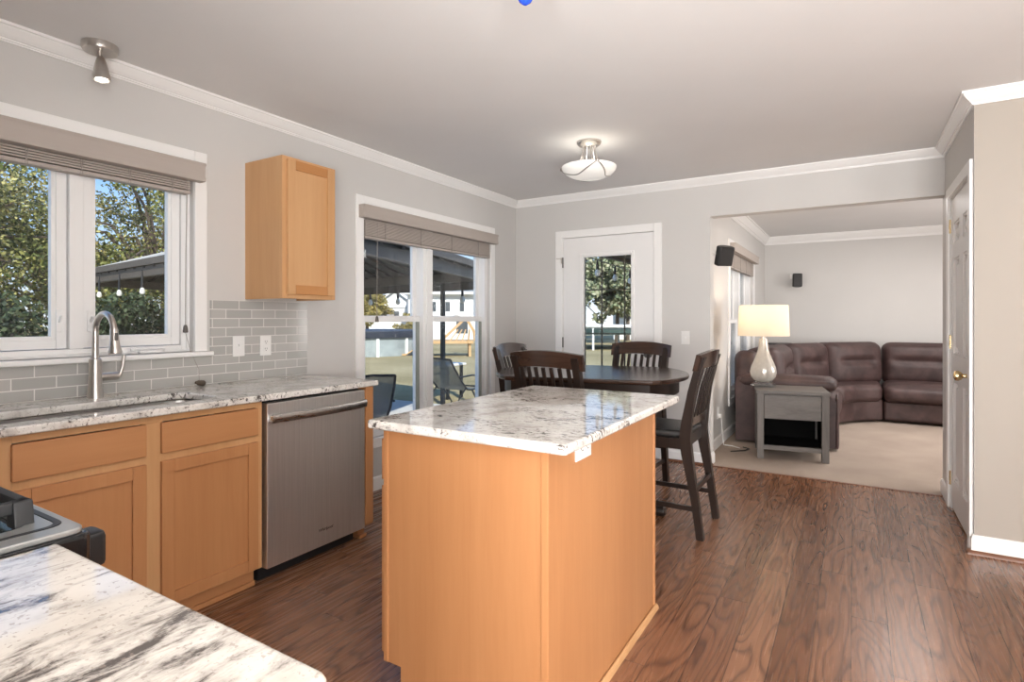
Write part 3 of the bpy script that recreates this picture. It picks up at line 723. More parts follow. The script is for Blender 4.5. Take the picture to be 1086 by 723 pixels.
obj('toe_block', MB().box(-2.95, 2.272, 0, -2.415, 2.318, 0.078).box(-2.415, 2.268, 0, -2.395, 2.322, 0.022, 0.004), 'maple_x', t)
# range
t = thing('kitchen_range', 'black range with cast iron grates at the left edge beside the veined counter', 'stove', (-1.43, 0.1, 0))
RX0, RX1, RY0, RY1, RZ = -1.805, -1.036, -0.25, 0.418, 0.918
obj('body', MB().box(RX0, RY0, 0.03, RX1, RY1 - 0.03, 0.862, 0.004), 'blackgloss', t)
obj('cooktop', MB().prism(rounded([(RX0, RY0), (RX1, RY0), (RX1, RY1), (RX0, RY1)], 0.02), 0.862, RZ - 0.006, 'Z', 0.008, only_top=True), 'blackgloss', t)
ct = obj('cooktop_surface', slab_curve(MB(), rounded([(RX0 + 0.008, RY0 + 0.008), (RX1 - 0.008, RY0 + 0.008), (RX1 - 0.008, RY1 - 0.008), (RX0 + 0.008, RY1 - 0.008)], 0.02),
    [rounded([(RX0 + 0.085, RY0 + 0.08), (RX0 + 0.085, RY1 - 0.055), (RX1 - 0.085, RY1 - 0.055), (RX1 - 0.085, RY0 + 0.08)], 0.03)], RZ - 0.007, RZ + 0.003, 0.003), 'cooktop', t)
so = rounded([(RX0 + 0.042, RY0 + 0.06), (RX1 - 0.042, RY0 + 0.06), (RX1 - 0.042, RY1 - 0.020), (RX0 + 0.042, RY1 - 0.020)], 0.03)
si = rounded([(RX0 + 0.052, RY0 + 0.07), (RX0 + 0.052, RY1 - 0.030), (RX1 - 0.052, RY1 - 0.030), (RX1 - 0.052, RY0 + 0.07)], 0.024)
obj('seam', slab_curve(MB(), so, [si], RZ - 0.003, RZ + 0.0042, 0.001), 'black', t)
for bx_ in (RX0 + 0.20, RX1 - 0.20):
    for by_ in (RY0 + 0.19, RY1 - 0.19):
        b = obj('burner', MB().lathe([(0, 0), (0.062, 0), (0.058, 0.008), (0.045, 0.012), (0.04, 0.02), (0, 0.02)], (bx_, by_, RZ - 0.006), 28), 'nickel', t)
        obj('burner_cap', MB().lathe([(0, 0), (0.036, 0), (0.036, 0.006), (0.03, 0.010), (0, 0.011)], (bx_, by_, RZ + 0.014), 28), 'castiron', b)
for gx0, gx1 in ((RX0 + 0.105, -1.425), (-1.415, RX1 - 0.105)):
    g = MB(); zt0, zt1 = RZ + 0.020, RZ + 0.040; a0, a1 = RY0 + 0.10, RY1 - 0.045
    frame_ = lambda: None
    for x_ in (gx0, gx1 - 0.016): g.box(x_, a0, zt0, x_ + 0.016, a1, zt1, 0.004)
    for y_ in (a0, (a0 + a1) / 2 - 0.008, a1 - 0.016): g.box(gx0, y_, zt0, gx1, y_ + 0.016, zt1, 0.004)
    mx = (gx0 + gx1) / 2
    for yc in (RY0 + 0.19, RY1 - 0.19):
        g.box(mx - 0.007, yc - 0.10, zt0, mx + 0.007, yc - 0.03, zt1, 0.003).box(mx - 0.007, yc + 0.03, zt0, mx + 0.007, yc + 0.09, zt1, 0.003)
        g.box(gx0, yc - 0.007, zt0, mx - 0.03, yc + 0.007, zt1, 0.003).box(mx + 0.03, yc - 0.007, zt0, gx1, yc + 0.007, zt1, 0.003)
    for x_ in (gx0 - 0.012, gx1 - 0.026):
        for y_ in (a0, a1 - 0.026): g.prism([(x_, RZ - 0.003), (x_ + 0.038, RZ - 0.003), (x_ + 0.031, zt1), (x_ + 0.007, zt1)], y_, y_ + 0.026, 'Y', 0.003)
    obj('grate', g, 'castiron', t)
obj('control_panel', MB().box(RX0, RY1 - 0.03, 0.74, RX1, RY1, 0.862, 0.004), 'blackgloss', t)
for k in range(5):
    kx = RX0 + 0.10 + k * 0.1425
    obj('knob', MB().lathe([(0, 0), (0.024, 0), (0.022, 0.024), (0, 0.026)], (kx, RY1, 0.80), 20, Matrix.Rotation(-PI / 2, 4, 'X')), 'black', t)
od = obj('oven_door', MB().box(RX0 + 0.006, RY1 - 0.03, 0.20, RX1 - 0.006, RY1 + 0.012, 0.73, 0.005), 'blackgloss', t)
obj('handle', MB().tube([(RX0 + 0.03, RY1 + 0.06, 0.70), (RX1 - 0.03, RY1 + 0.06, 0.70)], 0.013, 14).box(RX0 + 0.04, RY1 + 0.01, 0.688, RX0 + 0.07, RY1 + 0.06, 0.712, 0.004).box(RX1 - 0.07, RY1 + 0.01, 0.688, RX1 - 0.04, RY1 + 0.06, 0.712, 0.004), 'steel', od)
obj('side_bracket', MB().box(RX1 - 0.125, RY1 - 0.002, 0.822, RX1 - 0.072, RY1 + 0.05, 0.884, 0.01), 'black', t)
obj('drawer', MB().box(RX0 + 0.006, RY1 - 0.03, 0.04, RX1 - 0.006, RY1 + 0.008, 0.19, 0.005), 'blackgloss', t)
for x_ in (RX0 + 0.03, RX1 - 0.07):
    for y_ in (RY0 + 0.03, RY1 - 0.09): obj('foot', MB().lathe([(0, 0), (0.022, 0), (0.018, 0.032), (0, 0.032)], (x_ + 0.02, y_ + 0.02, 0), 16), 'black', t)
# upper cabinet
t = thing('wall_cabinet', 'single maple wall cabinet hanging above the tiles between the two windows', 'cabinet', (-2.82, 2.13, 1.36))
UX = -2.652
obj('carcass', MB().box(XL, 1.952, 1.362, UX - 0.02, 1.970, 2.142).box(XL, 2.298, 1.362, UX - 0.02, 2.316, 2.142).box(XL, 1.97, 2.124, UX - 0.02, 2.298, 2.142).box(XL, 1.97, 1.375, UX - 0.02, 2.298, 1.39).box(XL, 1.97, 1.39, XL + 0.01, 2.298, 2.124), 'maple_l', t)
obj('face_frame', frame(MB(), 'Y', UX - 0.02, UX, 1.952, 2.316, 1.362, 2.142, 0.03, bev=0.002), 'maple_l', t)
d = obj('door', MB().box(UX, 1.975, 1.385, UX + 0.02, 2.025, 2.125, 0.003).box(UX, 2.245, 1.385, UX + 0.02, 2.295, 2.125, 0.003), 'maple_l', t)
obj('rail', MB().box(UX, 2.025, 2.072, UX + 0.02, 2.245, 2.125, 0.003), 'maple_d', d)
obj('rail', MB().box(UX, 2.025, 1.385, UX + 0.02, 2.245, 1.438, 0.003), 'maple_d', d)
obj('door_panel', MB().box(UX + 0.002, 2.02, 1.43, UX + 0.010, 2.25, 2.08), 'maple_l', d)

# ------------------------------------------------------------------ dining set
tcx, tcy, ta, TZ = -1.51, 3.49, math.radians(13), 0.90
TM = Matrix.Translation((tcx, tcy, 0)) @ Matrix.Rotation(ta, 4, 'Z')
def oval(hl, hw, sag, n=14):
    R_ = (hw * hw + sag * sag) / (2 * sag); a = math.asin(min(1, hw / R_)); out = []
    for s in (1, -1):
        for k in range(n + 1):
            th = -a + 2 * a * k / n
            out.append((s * (hl + sag - R_ + R_ * math.cos(th)), s * R_ * math.sin(th)))
    return out
t = thing('dining_table', 'dark espresso counter-height dining table with bowed ends by the glass door', 'table', (tcx, tcy, 0))
obj('tabletop', MB().prism(oval(0.44, 0.485, 0.19), TZ - 0.028, TZ, 'Z', 0.009, 3, TM, True), 'espresso_x', t)
obj('apron', MB().prism(oval(0.42, 0.43, 0.15), TZ - 0.115, TZ - 0.028, 'Z', 0.0, 1, TM), 'espresso', t)
obj('pedestal', MB().lathe([(0, 0.10), (0.085, 0.10), (0.095, 0.14), (0.07, 0.20), (0.085, 0.35), (0.105, 0.48), (0.08, 0.62), (0.10, 0.70), (0.16, TZ - 0.116), (0, TZ - 0.116)], (tcx, tcy, 0), 28), 'espresso', t)
for k in range(4):
    a = ta + math.radians(-8) + k * PI / 2; cx, sy_ = math.cos(a), math.sin(a)
    f = lambda r, z: (tcx + cx * r, tcy + sy_ * r, z)
    obj('foot', MB().tube([f(0.05, 0.24), f(0.14, 0.20), f(0.26, 0.115), f(0.36, 0.05), f(0.43, 0.032), f(0.48, 0.034), f(0.495, 0.034)], [0.04, 0.042, 0.038, 0.034, 0.032, 0.034, 0.022], 12), 'espresso', t)
# chair prototype, local frame: feet of the rear legs on y = 0, front towards +y
t = thing('dining_chair', '', 'chair', (0, 0, 0), 'counter-height slat-back chairs around the dark table')
prof = [(0.0, 0.0), (0.03, 0.22), (0.07, 0.45), (0.085, 0.56), (0.075, 0.66), (0.045, 0.84), (0.008, 0.98), (-0.008, 1.03)]
def back_y(z):
    for (y0, z0), (y1, z1) in zip(prof, prof[1:]):
        if z0 <= z <= z1: return y0 + (y1 - y0) * (z - z0) / (z1 - z0)
    return prof[-1][0]
for s in (-1, 1):
    def post(u, v, s=s):
        z = 1.03 * u; y = back_y(z); wd = 0.021; dp = 0.020 + 0.012 * math.exp(-((z - 0.55) / 0.2) ** 2)
        a = [(-1, -1), (1, -1), (1, 1), (-1, 1), (-1, -1)][min(4, int(round(v * 4)))]
        return (s * 0.205 + a[0] * wd, y + a[1] * dp, z)
    b = MB().grid(post, 26, 4)
    bmesh.ops.remove_doubles(b.bm, verts=b.bm.verts, dist=1e-5); bmesh.ops.holes_fill(b.bm, edges=b.bm.edges)
    obj('rear_leg', b, 'espresso', t)
    fl = MB().bar((s * 0.20, 0.445, 0), (s * 0.195, 0.435, 0.545), 0.034, 0.034, (0, 1, 0), 0.004)
    obj('front_leg', fl, 'espresso', t)
    obj('stretcher', MB().bar((s * 0.203, 0.02, 0.165), (s * 0.199, 0.44, 0.165), 0.018, 0.028, (0, 0, 1), 0.003), 'espresso', t)
obj('stretcher', MB().bar((-0.20, 0.035, 0.27), (0.20, 0.035, 0.27), 0.018, 0.03, (0, 0, 1), 0.003), 'espresso', t)
obj('stretcher', MB().bar((-0.198, 0.44, 0.27), (0.198, 0.44, 0.27), 0.02, 0.034, (0, 0, 1), 0.003), 'espresso', t)
obj('seat_frame', MB().box(-0.205, 0.085, 0.50, 0.205, 0.105, 0.56).box(-0.195, 0.43, 0.50, 0.195, 0.452, 0.56).box(-0.216, 0.10, 0.50, -0.190, 0.44, 0.56).box(0.190, 0.10, 0.50, 0.216, 0.44, 0.56), 'espresso', t)
obj('seat', MB().prism(rounded([(-0.185, 0.075), (0.185, 0.075), (0.22, 0.475), (-0.22, 0.475)], 0.05), 0.556, 0.60, 'Z', 0.018, 4, None, True), 'blackleather', t)
def bow(x): return -0.035 * (1 - (x / 0.24) ** 2)
def rail(u, v):
    x = -0.245 + 0.49 * u; k = 1 - (x / 0.245) ** 2
    zb, zt = 0.955 + 0.020 * k, 1.045 + 0.022 * k
    th = 0.013
    c = [(-th, zb), (-th, zt), (th, zt + 0.003), (th, zb), (-th, zb)][min(4, int(round(v * 4)))]
    return (x, back_y(c[1]) + bow(x) + c[0] + 0.008, c[1])
b = MB().grid(rail, 20, 4); bmesh.ops.remove_doubles(b.bm, verts=b.bm.verts, dist=1e-5); bmesh.ops.holes_fill(b.bm, edges=b.bm.edges)
obj('top_rail', b, 'espresso_x', t, angle=35)
def lrail(u, v):
    x = -0.19 + 0.38 * u; c = [(-0.011, 0.635), (-0.011, 0.68), (0.011, 0.68), (0.011, 0.635), (-0.011, 0.635)][min(4, int(round(v * 4)))]
    return (x, back_y(0.66) + 0.6 * bow(x) + c[0], c[1])
b = MB().grid(lrail, 14, 4); bmesh.ops.remove_doubles(b.bm, verts=b.bm.verts, dist=1e-5); bmesh.ops.holes_fill(b.bm, edges=b.bm.edges)
obj('lower_rail', b, 'espresso_x', t)
for k in range(7):
    x = -0.159 + 0.053 * k
    pts = [(x, back_y(z) + bow(x) * (0.6 + 0.4 * i / 5), z) for i, z in enumerate((0.675, 0.74, 0.80, 0.86, 0.92, 0.968))]
    b = MB()
    for p, q in zip(pts, pts[1:]): b.bar(p, q, 0.022, 0.010, (0, 1, 0))
    obj('slat', b, 'espresso', t)
GRP = 'counter-height slat-back chairs around the dark table'
proto = t
proto.location = (-0.744, 3.475, 0); proto.rotation_euler = (0, 0, PI / 2)
proto['label'] = 'dark slat-back chair with black leather seat, nearest the carpeted opening'
def place(cx, cy, ang, label):
    """cx, cy = middle of the top rail; ang = facing (0 faces +y)."""
    off = Matrix.Rotation(ang, 3, 'Z') @ Vector((0, -0.035, 0))
    dup(proto, (cx - off.x, cy - off.y, 0), ang, label, GRP)
place(-1.535, 2.845, math.radians(-5), 'dark slat-back chair between the granite island and the dining table')
place(-1.44, 4.365, PI + math.radians(-5), 'dark slat-back chair in front of the glazed back door, across the table')
place(-2.25, 3.60, -PI / 2 + math.radians(4), 'dark slat-back chair pushed in beside the tall left window')
# ------------------------------------------------------------------ living room
t = thing('sectional_sofa', 'brown leather curved sectional sofa on beige carpet in the living room', 'sofa', (-0.4, 7.5, 0))
def cushion(name, mat, cx, cy, z, w_, d_, h_, ang, r=0.08, bulge=0.04, crease=None, tilt=0.0, top=0.0):
    mt = Matrix.Translation((cx, cy, z)) @ Matrix.Rotation(ang, 4, 'Z') @ Matrix.Rotation(tilt, 4, 'X')
    return obj(name, MB().puffy(w_, d_, h_, r, bulge, crease, mt, top=top), mat, t, angle=80)
cr = (0.12, 0.50, 0.06)
R_ = math.radians
# left run along the window wall
obj('base', MB().box(-1.02, 6.28, 0.03, -0.17, 7.50, 0.29, 0.04, 3), 'sofa', t)
cushion('seat_cushion', 'sofa', -0.42, 6.91, 0.25, 1.18, 0.56, 0.20, PI / 2, 0.07, 0.03, None, 0, 0.025)
cushion('back_cushion', 'sofa', -0.80, 6.91, 0.40, 1.17, 0.36, 0.545, PI / 2, 0.10, 0.05, cr, -0.06)
arm = MB()
def armf(u, v):
    # arm profile across y (rounded top), running along x from back to front with a drooping nose
    x = -1.03 + 0.90 * u; k = max(0.0, (u - 0.72) / 0.28)
    zt = 0.655 + 0.03 * math.sin(u * PI) - 0.13 * k ** 2.2; hw = 0.155 - 0.02 * k
    a = PI * 1.0 * v
    c = math.cos(a); s_ = math.sin(a)
    if v < 0.001 or v > 0.999: z = 0.03
    else: z = zt - 0.12 * (1 - s_ ** 0.7)
    return (x, 6.20 + hw * c * (0.9 if z < 0.1 else 1.0), z)
arm.grid(armf, 24, 22)
arm.prism([(6.20 - 0.14, 0.03), (6.20 + 0.14, 0.03), (6.20 + 0.135, 0.50), (6.20 + 0.09, 0.535), (6.20 - 0.09, 0.535), (6.20 - 0.135, 0.50)], -0.15, -0.125, 'X', 0.012)
arm.prism([(6.20 - 0.14, 0.03), (6.20 + 0.14, 0.03), (6.20 + 0.14, 0.56), (6.20 + 0.09, 0.64), (6.20 - 0.09, 0.64), (6.20 - 0.14, 0.56)], -1.035, -1.01, 'X', 0.012)
obj('arm', arm, 'sofa', t, angle=60)
cushion('arm_pillow', 'sofa', -0.57, 6.20, 0.56, 0.86, 0.31, 0.12, 0, 0.058, 0.02, None, 0, 0.02)
cushion('side_wing', 'sofa', -0.96, 6.30, 0.30, 0.24, 0.20, 0.62, 0, 0.09, 0.02)
# curved corner
obj('base', MB().prism([(-0.17, 7.50), (-0.02, 7.78), (0.12, 7.94), (0.29, 8.06), (0.29, 9.0), (-0.25, 9.0), (-1.02, 8.2), (-1.02, 7.50)], 0.03, 0.29, 'Z', 0.03, 3), 'sofa', t)
obj('seat_cushion', MB().prism([(-0.12, 7.505), (0.02, 7.76), (0.14, 7.89), (0.285, 8.0), (0.285, 8.7), (-0.30, 8.2), (-0.66, 7.505)], 0.255, 0.465, 'Z', 0.065, 5), 'sofa', t, angle=70)
cushion('back_cushion', 'sofa', -0.435 - 0.150, 7.80 + 0.095, 0.40, 0.72, 0.36, 0.545, R_(58.3), 0.10, 0.045, cr, -0.06)
cushion('back_cushion', 'sofa', 0.03 - 0.105, 8.34 + 0.117, 0.40, 0.80, 0.36, 0.55, R_(42.8), 0.10, 0.045, cr, -0.06)
# right run along the far wall
for x0, x1 in ((0.295, 1.075), (1.08, 1.86)):
    obj('base', MB().box(x0, 8.07, 0.03, x1, 8.98, 0.27, 0.04, 3), 'sofa', t)
    cushion('seat_cushion', 'sofa', (x0 + x1) / 2, 8.36, 0.25, x1 - x0, 0.72, 0.21, 0, 0.08, 0.03, None, 0, 0.025)
    cushion('back_cushion', 'sofa', (x0 + x1) / 2, 8.80, 0.40, x1 - x0 - 0.01, 0.36, 0.545, 0, 0.10, 0.05, (0.12, 0.56, 0.06), -0.06)
cushion('arm_pillow', 'sofa', 2.0, 8.5, 0.03, 0.26, 0.9, 0.62, 0, 0.1, 0.02)

t = thing('end_table', 'grey wood end table with a drawer, standing in front of the sofa arm', 'side table', (-0.50, 5.72, 0))
EM = Matrix.Translation((-0.505, 5.715, 0)) @ Matrix.Rotation(R_(10), 4, 'Z')
for x0 in (-0.285, 0.228):
    for y0 in (-0.24, 0.183): obj('leg', MB().box(x0, y0, 0.004, x0 + 0.057, y0 + 0.057, 0.585, 0.004, 2, EM), 'greywood_z', t)
obj('tabletop', MB().box(-0.295, -0.25, 0.585, 0.295, 0.25, 0.615, 0.004, 2, EM), 'greywood', t)
obj('drawer', MB().box(-0.226, -0.232, 0.372, 0.226, -0.212, 0.575, 0.003, 2, EM), 'greywood', t)
obj('apron', MB().box(-0.228, -0.21, 0.36, 0.228, 0.22, 0.584, 0, 2, EM), 'greywood', t)
obj('side_rail', MB().box(-0.27, -0.183, 0.36, -0.245, 0.183, 0.58, 0, 2, EM).box(0.245, -0.183, 0.36, 0.27, 0.183, 0.58, 0, 2, EM), 'greywood', t)
obj('shelf', MB().box(-0.27, -0.225, 0.085, 0.27, 0.225, 0.125, 0.003, 2, EM), 'greywood', t)
obj('back_panel', MB().box(-0.228, 0.20, 0.125, 0.228, 0.215, 0.36, 0, 2, EM).box(-0.262, -0.183, 0.125, -0.247, 0.183, 0.36, 0, 2, EM).box(0.247, -0.183, 0.125, 0.262, 0.183, 0.36, 0, 2, EM).box(-0.245, -0.2, 0.1255, 0.245, 0.2, 0.130, 0, 2, EM), 'void', t)  # black sheets at back, sides and bottom imitate shade in the open cubby

lx, ly, lz = -0.735, 5.765, 0.615
t = thing('table_lamp', 'lit table lamp with pearl gourd body and cream drum shade on end table', 'lamp', (lx, ly, lz))
acr = Mat('clear_acrylic'); acr.p(Base_Color=(0.95, 0.95, 0.94), Roughness=0.03, Transmission_Weight=0.9, IOR=1.45)
obj('base', MB().box(lx - 0.10, ly - 0.07, lz, lx + 0.10, ly + 0.07, lz + 0.022, 0.003).box(lx - 0.075, ly - 0.055, lz + 0.022, lx + 0.075, ly + 0.055, lz + 0.044, 0.003), acr.m, t)
pearl = plain('pearl_glaze', (0.62, 0.58, 0.52), 0.16, 0.35, var=0.08, scale=30).m
obj('body', MB().lathe([(0, 0.044), (0.06, 0.044), (0.085, 0.06), (0.108, 0.09), (0.118, 0.135), (0.108, 0.185), (0.084, 0.24), (0.060, 0.30), (0.045, 0.36), (0.037, 0.42), (0.035, 0.447), (0.03, 0.45), (0, 0.45)], (lx, ly, lz), 40), pearl, t)
obj('socket', MB().lathe([(0, 0.45), (0.02, 0.45), (0.02, 0.46), (0.012, 0.463), (0.012, 0.56), (0, 0.56)], (lx, ly, lz), 20), 'nickel', t)
bulbm = emit('lit_bulb', (1.0, 0.78, 0.52), 4.0)
obj('bulb', MB().lathe([(0, 0.56), (0.013, 0.56), (0.03, 0.60), (0.03, 0.625), (0.018, 0.645), (0, 0.65)], (lx, ly, lz), 20), bulbm, t)
shm = Mat('cream_shade'); shm.t.nodes.remove(shm.b)
d1 = shm.n('ShaderNodeBsdfDiffuse'); d1.inputs[0].default_value = (0.86, 0.81, 0.74, 1)
d2 = shm.n('ShaderNodeBsdfTranslucent'); d2.inputs[0].default_value = (0.90, 0.84, 0.74, 1)
mx = shm.n('ShaderNodeMixShader'); mx.inputs[0].default_value = 0.5
shm.l(d1.outputs[0], mx.inputs[1]); shm.l(d2.outputs[0], mx.inputs[2]); shm.l(mx.outputs[0], shm.out.inputs[0])
obj('lamp_shade', MB().lathe([(0.224, 0.475), (0.214, 0.762), (0.212, 0.762), (0.222, 0.475), (0.224, 0.475)], (lx, ly, lz), 56), shm.m, t)
obj('spider', MB().tube([(lx - 0.212, ly, lz + 0.755), (lx + 0.212, ly, lz + 0.755)], 0.003, 6).tube([(lx, ly - 0.212, lz + 0.755), (lx, ly + 0.212, lz + 0.755)], 0.003, 6).tube([(lx, ly, lz + 0.65), (lx, ly, lz + 0.775)], 0.004, 8), 'nickel', t)
lamp('table_lamp_light', 'POINT', (lx, ly, lz + 0.69), 4.2, (1.0, 0.80, 0.60), 0.035)

t = thing('wall_speaker', 'black satellite speaker tilted on a white bracket beside the living room window', 'speaker', (-1.06, 5.47, 1.73))
SM = Matrix.Translation((-1.035, 5.46, 1.835)) @ Matrix.Rotation(R_(40), 4, 'Z') @ Matrix.Rotation(R_(18), 4, 'X')
obj('cabinet', MB().prism(rounded([(-0.075, -0.055), (0.075, -0.055), (0.075, 0.02), (0.03, 0.06), (-0.03, 0.06), (-0.075, 0.02)], 0.02), -0.09, 0.09, 'Z', 0.012, 2, SM, True), 'black', t)
obj('grille', MB().prism(rounded([(-0.064, -0.085), (0.064, -0.085), (0.064, 0.08), (-0.064, 0.08)], 0.02), -0.062, -0.055, 'Y', 0.003, 2, SM), 'darkmetal', t)
obj('bracket', MB().box(LX, 5.36, 1.82, LX + 0.015, 5.42, 1.90, 0.004).tube([(LX + 0.01, 5.40, 1.86), (-1.09, 5.44, 1.85)], 0.012), 'plate', t)
t = thing('wall_speaker', 'small black speaker mounted on the far living room wall above the sofa', 'speaker', (-0.72, LY, 1.70))
SM = Matrix.Translation((-0.70, LY - 0.10, 1.80)) @ Matrix.Rotation(R_(-8), 4, 'X') @ Matrix.Rotation(R_(12), 4, 'Z')
obj('cabinet', MB().prism(rounded([(-0.062, -0.05), (0.062, -0.05), (0.062, 0.01), (0.025, 0.05), (-0.025, 0.05), (-0.062, 0.01)], 0.018), -0.095, 0.095, 'Z', 0.012, 2, SM, True), 'black', t)
obj('grille', MB().prism(rounded([(-0.052, -0.085), (0.052, -0.085), (0.052, 0.085), (-0.052, 0.085)], 0.018), -0.057, -0.05, 'Y', 0.003, 2, SM), 'darkmetal', t)
obj('bracket', MB().box(-0.80, LY - 0.02, 1.83, -0.745, LY, 1.90, 0.004).tube([(-0.77, LY - 0.015, 1.86), (-0.72, LY - 0.07, 1.82)], 0.011), 'plate', t)
t = thing('console_table', 'thin black console table behind the curved sofa corner', 'table', (-0.94, 8.80, 0))
obj('tabletop', MB().box(-1.11, 8.62, 0.88, -0.77, 9.0, 0.905, 0.004), 'black', t)
for a in (-1.10, -0.80):
    for b in (8.63, 8.97): obj('leg', MB().box(a, b, 0.004, a + 0.02, b + 0.02, 0.88), 'black', t)
# blind factory
def blind(label, xw, a0, a1, zv0, zv1, zb, in0, in1, nladder, xin):
    t = thing('window_blind', label, 'blind', (xw, (a0 + a1) / 2, zb), 'taupe wooden blinds drawn up in window heads')
    obj('valance', MB().prism([(xw, zv0), (xw + 0.052, zv0), (xw + 0.056, zv0 + 0.012), (xw + 0.050, zv0 + 0.03), (xw + 0.050, zv1 - 0.02), (xw + 0.058, zv1 - 0.01), (xw + 0.058, zv1), (xw, zv1)], a0, a1, 'Y', mtx=Matrix.Identity(4)), 'blind', t)
    obj('headrail', MB().box(xin - 0.025, in0, zv0 + 0.01, xin + 0.022, in1, zv1 - 0.01), 'blind', t)
    s = MB(); n = max(3, int((zv0 - zb - 0.024) / 0.0095))
    for k in range(n):
        z = zv0 - 0.002 - k * (zv0 - zb - 0.022) / n
        s.box(xin - 0.025, in0 + 0.004, z - 0.0082, xin + 0.025, in1 - 0.004, z, 0.001, 1)
    obj('slats', s, 'blind', t)
    obj('bottom_rail', MB().box(xin - 0.026, in0 + 0.004, zb, xin + 0.026, in1 - 0.004, zb + 0.018, 0.004), 'blind', t)
    c = MB()
    for k in range(nladder):
        y = in0 + (in1 - in0) * (k + 0.5) / nladder
        for dy in (-0.006, 0.006): c.tube([(xin + 0.028, y + dy, zv0 + 0.005), (xin + 0.030, y + dy * 0.3, (zv0 + zb) / 2), (xin + 0.028, y - dy, zb - 0.001)], 0.0016, 6)
    obj('ladder_cord', c, 'cord', t)
    return t
t = blind('taupe blind drawn up in the window over the sink', XL + 0.018, 0.60, 1.682, 1.970, 2.065, 1.902, 0.655, 1.640, 5, XL - 0.012)
obj('pull_cord', MB().tube([(XL + 0.012, 1.618, 1.955), (XL + 0.006, 1.614, 1.60), (XL + 0.010, 1.610, 1.215)], 0.0022, 6).tube([(XL + 0.010, 1.610, 1.18), (XL + 0.018, 1.632, 1.08), (XL + 0.052, 1.655, 0.99), (XL + 0.05, 1.66, 0.93), (XL + 0.06, 1.63, 0.905), (XL + 0.08, 1.61, 0.9025)], 0.0014, 6), 'cord', t)
obj('tassel', MB().lathe([(0, 0), (0.010, 0), (0.013, 0.006), (0.010, 0.03), (0.006, 0.04), (0, 0.041)], (XL + 0.010, 1.610, 1.178), 14), 'greywood', t)
t = blind('taupe blind drawn up in the twin window beside the dining table', XL + 0.018, 2.80, 4.525, 1.962, 2.052, 1.826, 2.862, 4.468, 4, XL - 0.012)
obj('pull_cord', MB().tube([(XL + 0.012, 2.985, 1.95), (XL + 0.008, 2.985, 1.27)], 0.0022, 6), 'cord', t)
obj('tassel', MB().lathe([(0, 0), (0.011, 0), (0.014, 0.006), (0.010, 0.035), (0.006, 0.045), (0, 0.046)], (XL + 0.008, 2.985, 1.226), 14), 'greywood', t)
blind('taupe blind drawn up in the living room window near the lamp', LX + 0.018, 6.26, 7.98, 1.965, 2.055, 1.80, 6.32, 7.92, 4, LX - 0.012)
o = obj('cord_pull', MB().lathe([(0, 0), (0.010, 0), (0.015, 0.008), (0.013, 0.035), (0.006, 0.05), (0, 0.051)], (XL + 0.075, 1.675, 0.912), 14, Matrix.Rotation(R_(80), 4, 'X') @ Matrix.Rotation(0.4, 4, 'Z')), 'bark')
tag(o, 'small dark wooden cord pull lying on the granite against the tiles', 'cord pull')

# plates
def outlet(label, axis, face, out, a, z, w_=0.072, h_=0.116, kind='outlet'):
    """axis: wall runs along this axis; face = wall coordinate; out = direction into the room."""
    def bx(mb, a0, z0, a1, z1, d0, d1, bev=0.0):
        lo, hi = sorted((face + out * d0, face + out * d1))
        return mb.box(lo, a0, z0, hi, a1, z1, bev) if axis == 'Y' else mb.box(a0, lo, z0, a1, hi, z1, bev)
    p = (face, a, z) if axis == 'Y' else (a, face, z)
    t = thing('light_switch' if kind == 'switch' else 'wall_outlet', label, 'light switch' if kind == 'switch' else 'outlet', p)
    obj('cover_plate', bx(MB(), a - w_ / 2, z - h_ / 2, a + w_ / 2, z + h_ / 2, 0.0, 0.006, 0.0025), 'plate', t)
    if kind == 'switch':
        m_ = bx(MB(), a - 0.005, z - 0.012, a + 0.005, z + 0.012, 0.005, 0.0075)
        obj('toggle', bx(m_, a - 0.0035, z - 0.002, a + 0.0035, z + 0.011, 0.006, 0.017, 0.001), 'trim', t)
    else:
        for dz in (-0.021, 0.021):
            f = obj('socket_face', bx(MB(), a - 0.017, z + dz - 0.014, a + 0.017, z + dz + 0.014, 0.005, 0.008, 0.004), 'plate', t)
            s = MB()
            bx(s, a - 0.0075, z + dz - 0.001, a - 0.0048, z + dz + 0.009, 0.006, 0.0084); bx(s, a + 0.0048, z + dz - 0.001, a + 0.0075, z + dz + 0.009, 0.006, 0.0084); bx(s, a - 0.0025, z + dz - 0.010, a + 0.0025, z + dz - 0.005, 0.006, 0.0084)
            obj('slots', s, 'slot', f)
    return t
outlet('white toggle switch plate on the grey tiles nearer the window', 'Y', XL + 0.008, 1, 1.905, 1.096, kind='switch')
outlet('white outlet plate on the grey tiles below the wall cabinet', 'Y', XL + 0.008, 1, 2.075, 1.092)
outlet('white switch plate on the wall right of the glazed back door', 'X', YB, -1, -1.257, 1.086, kind='switch')
t = thing('wall_outlet', 'white outlet plate turned sideways on the island just under its countertop', 'outlet', (IX1 - 0.004, 1.642, 0.842))
ox, oy, oz = IX1 - 0.004, 1.642, 0.842
obj('cover_plate', MB().box(ox, oy - 0.058, oz - 0.036, ox + 0.006, oy + 0.058, oz + 0.036, 0.0025), 'plate', t)
for dy in (-0.021, 0.021):
    f = obj('socket_face', MB().box(ox + 0.005, oy + dy - 0.014, oz - 0.017, ox + 0.008, oy + dy + 0.014, oz + 0.017, 0.004), 'plate', t)
    obj('slots', MB().box(ox + 0.006, oy + dy - 0.001, oz - 0.0075, ox + 0.0085, oy + dy + 0.009, oz - 0.0048).box(ox + 0.006, oy + dy - 0.001, oz + 0.0048, ox + 0.0085, oy + dy + 0.009, oz + 0.0075).box(ox + 0.006, oy + dy - 0.010, oz - 0.0025, ox + 0.0085, oy + dy - 0.005, oz + 0.0025), 'slot', f)
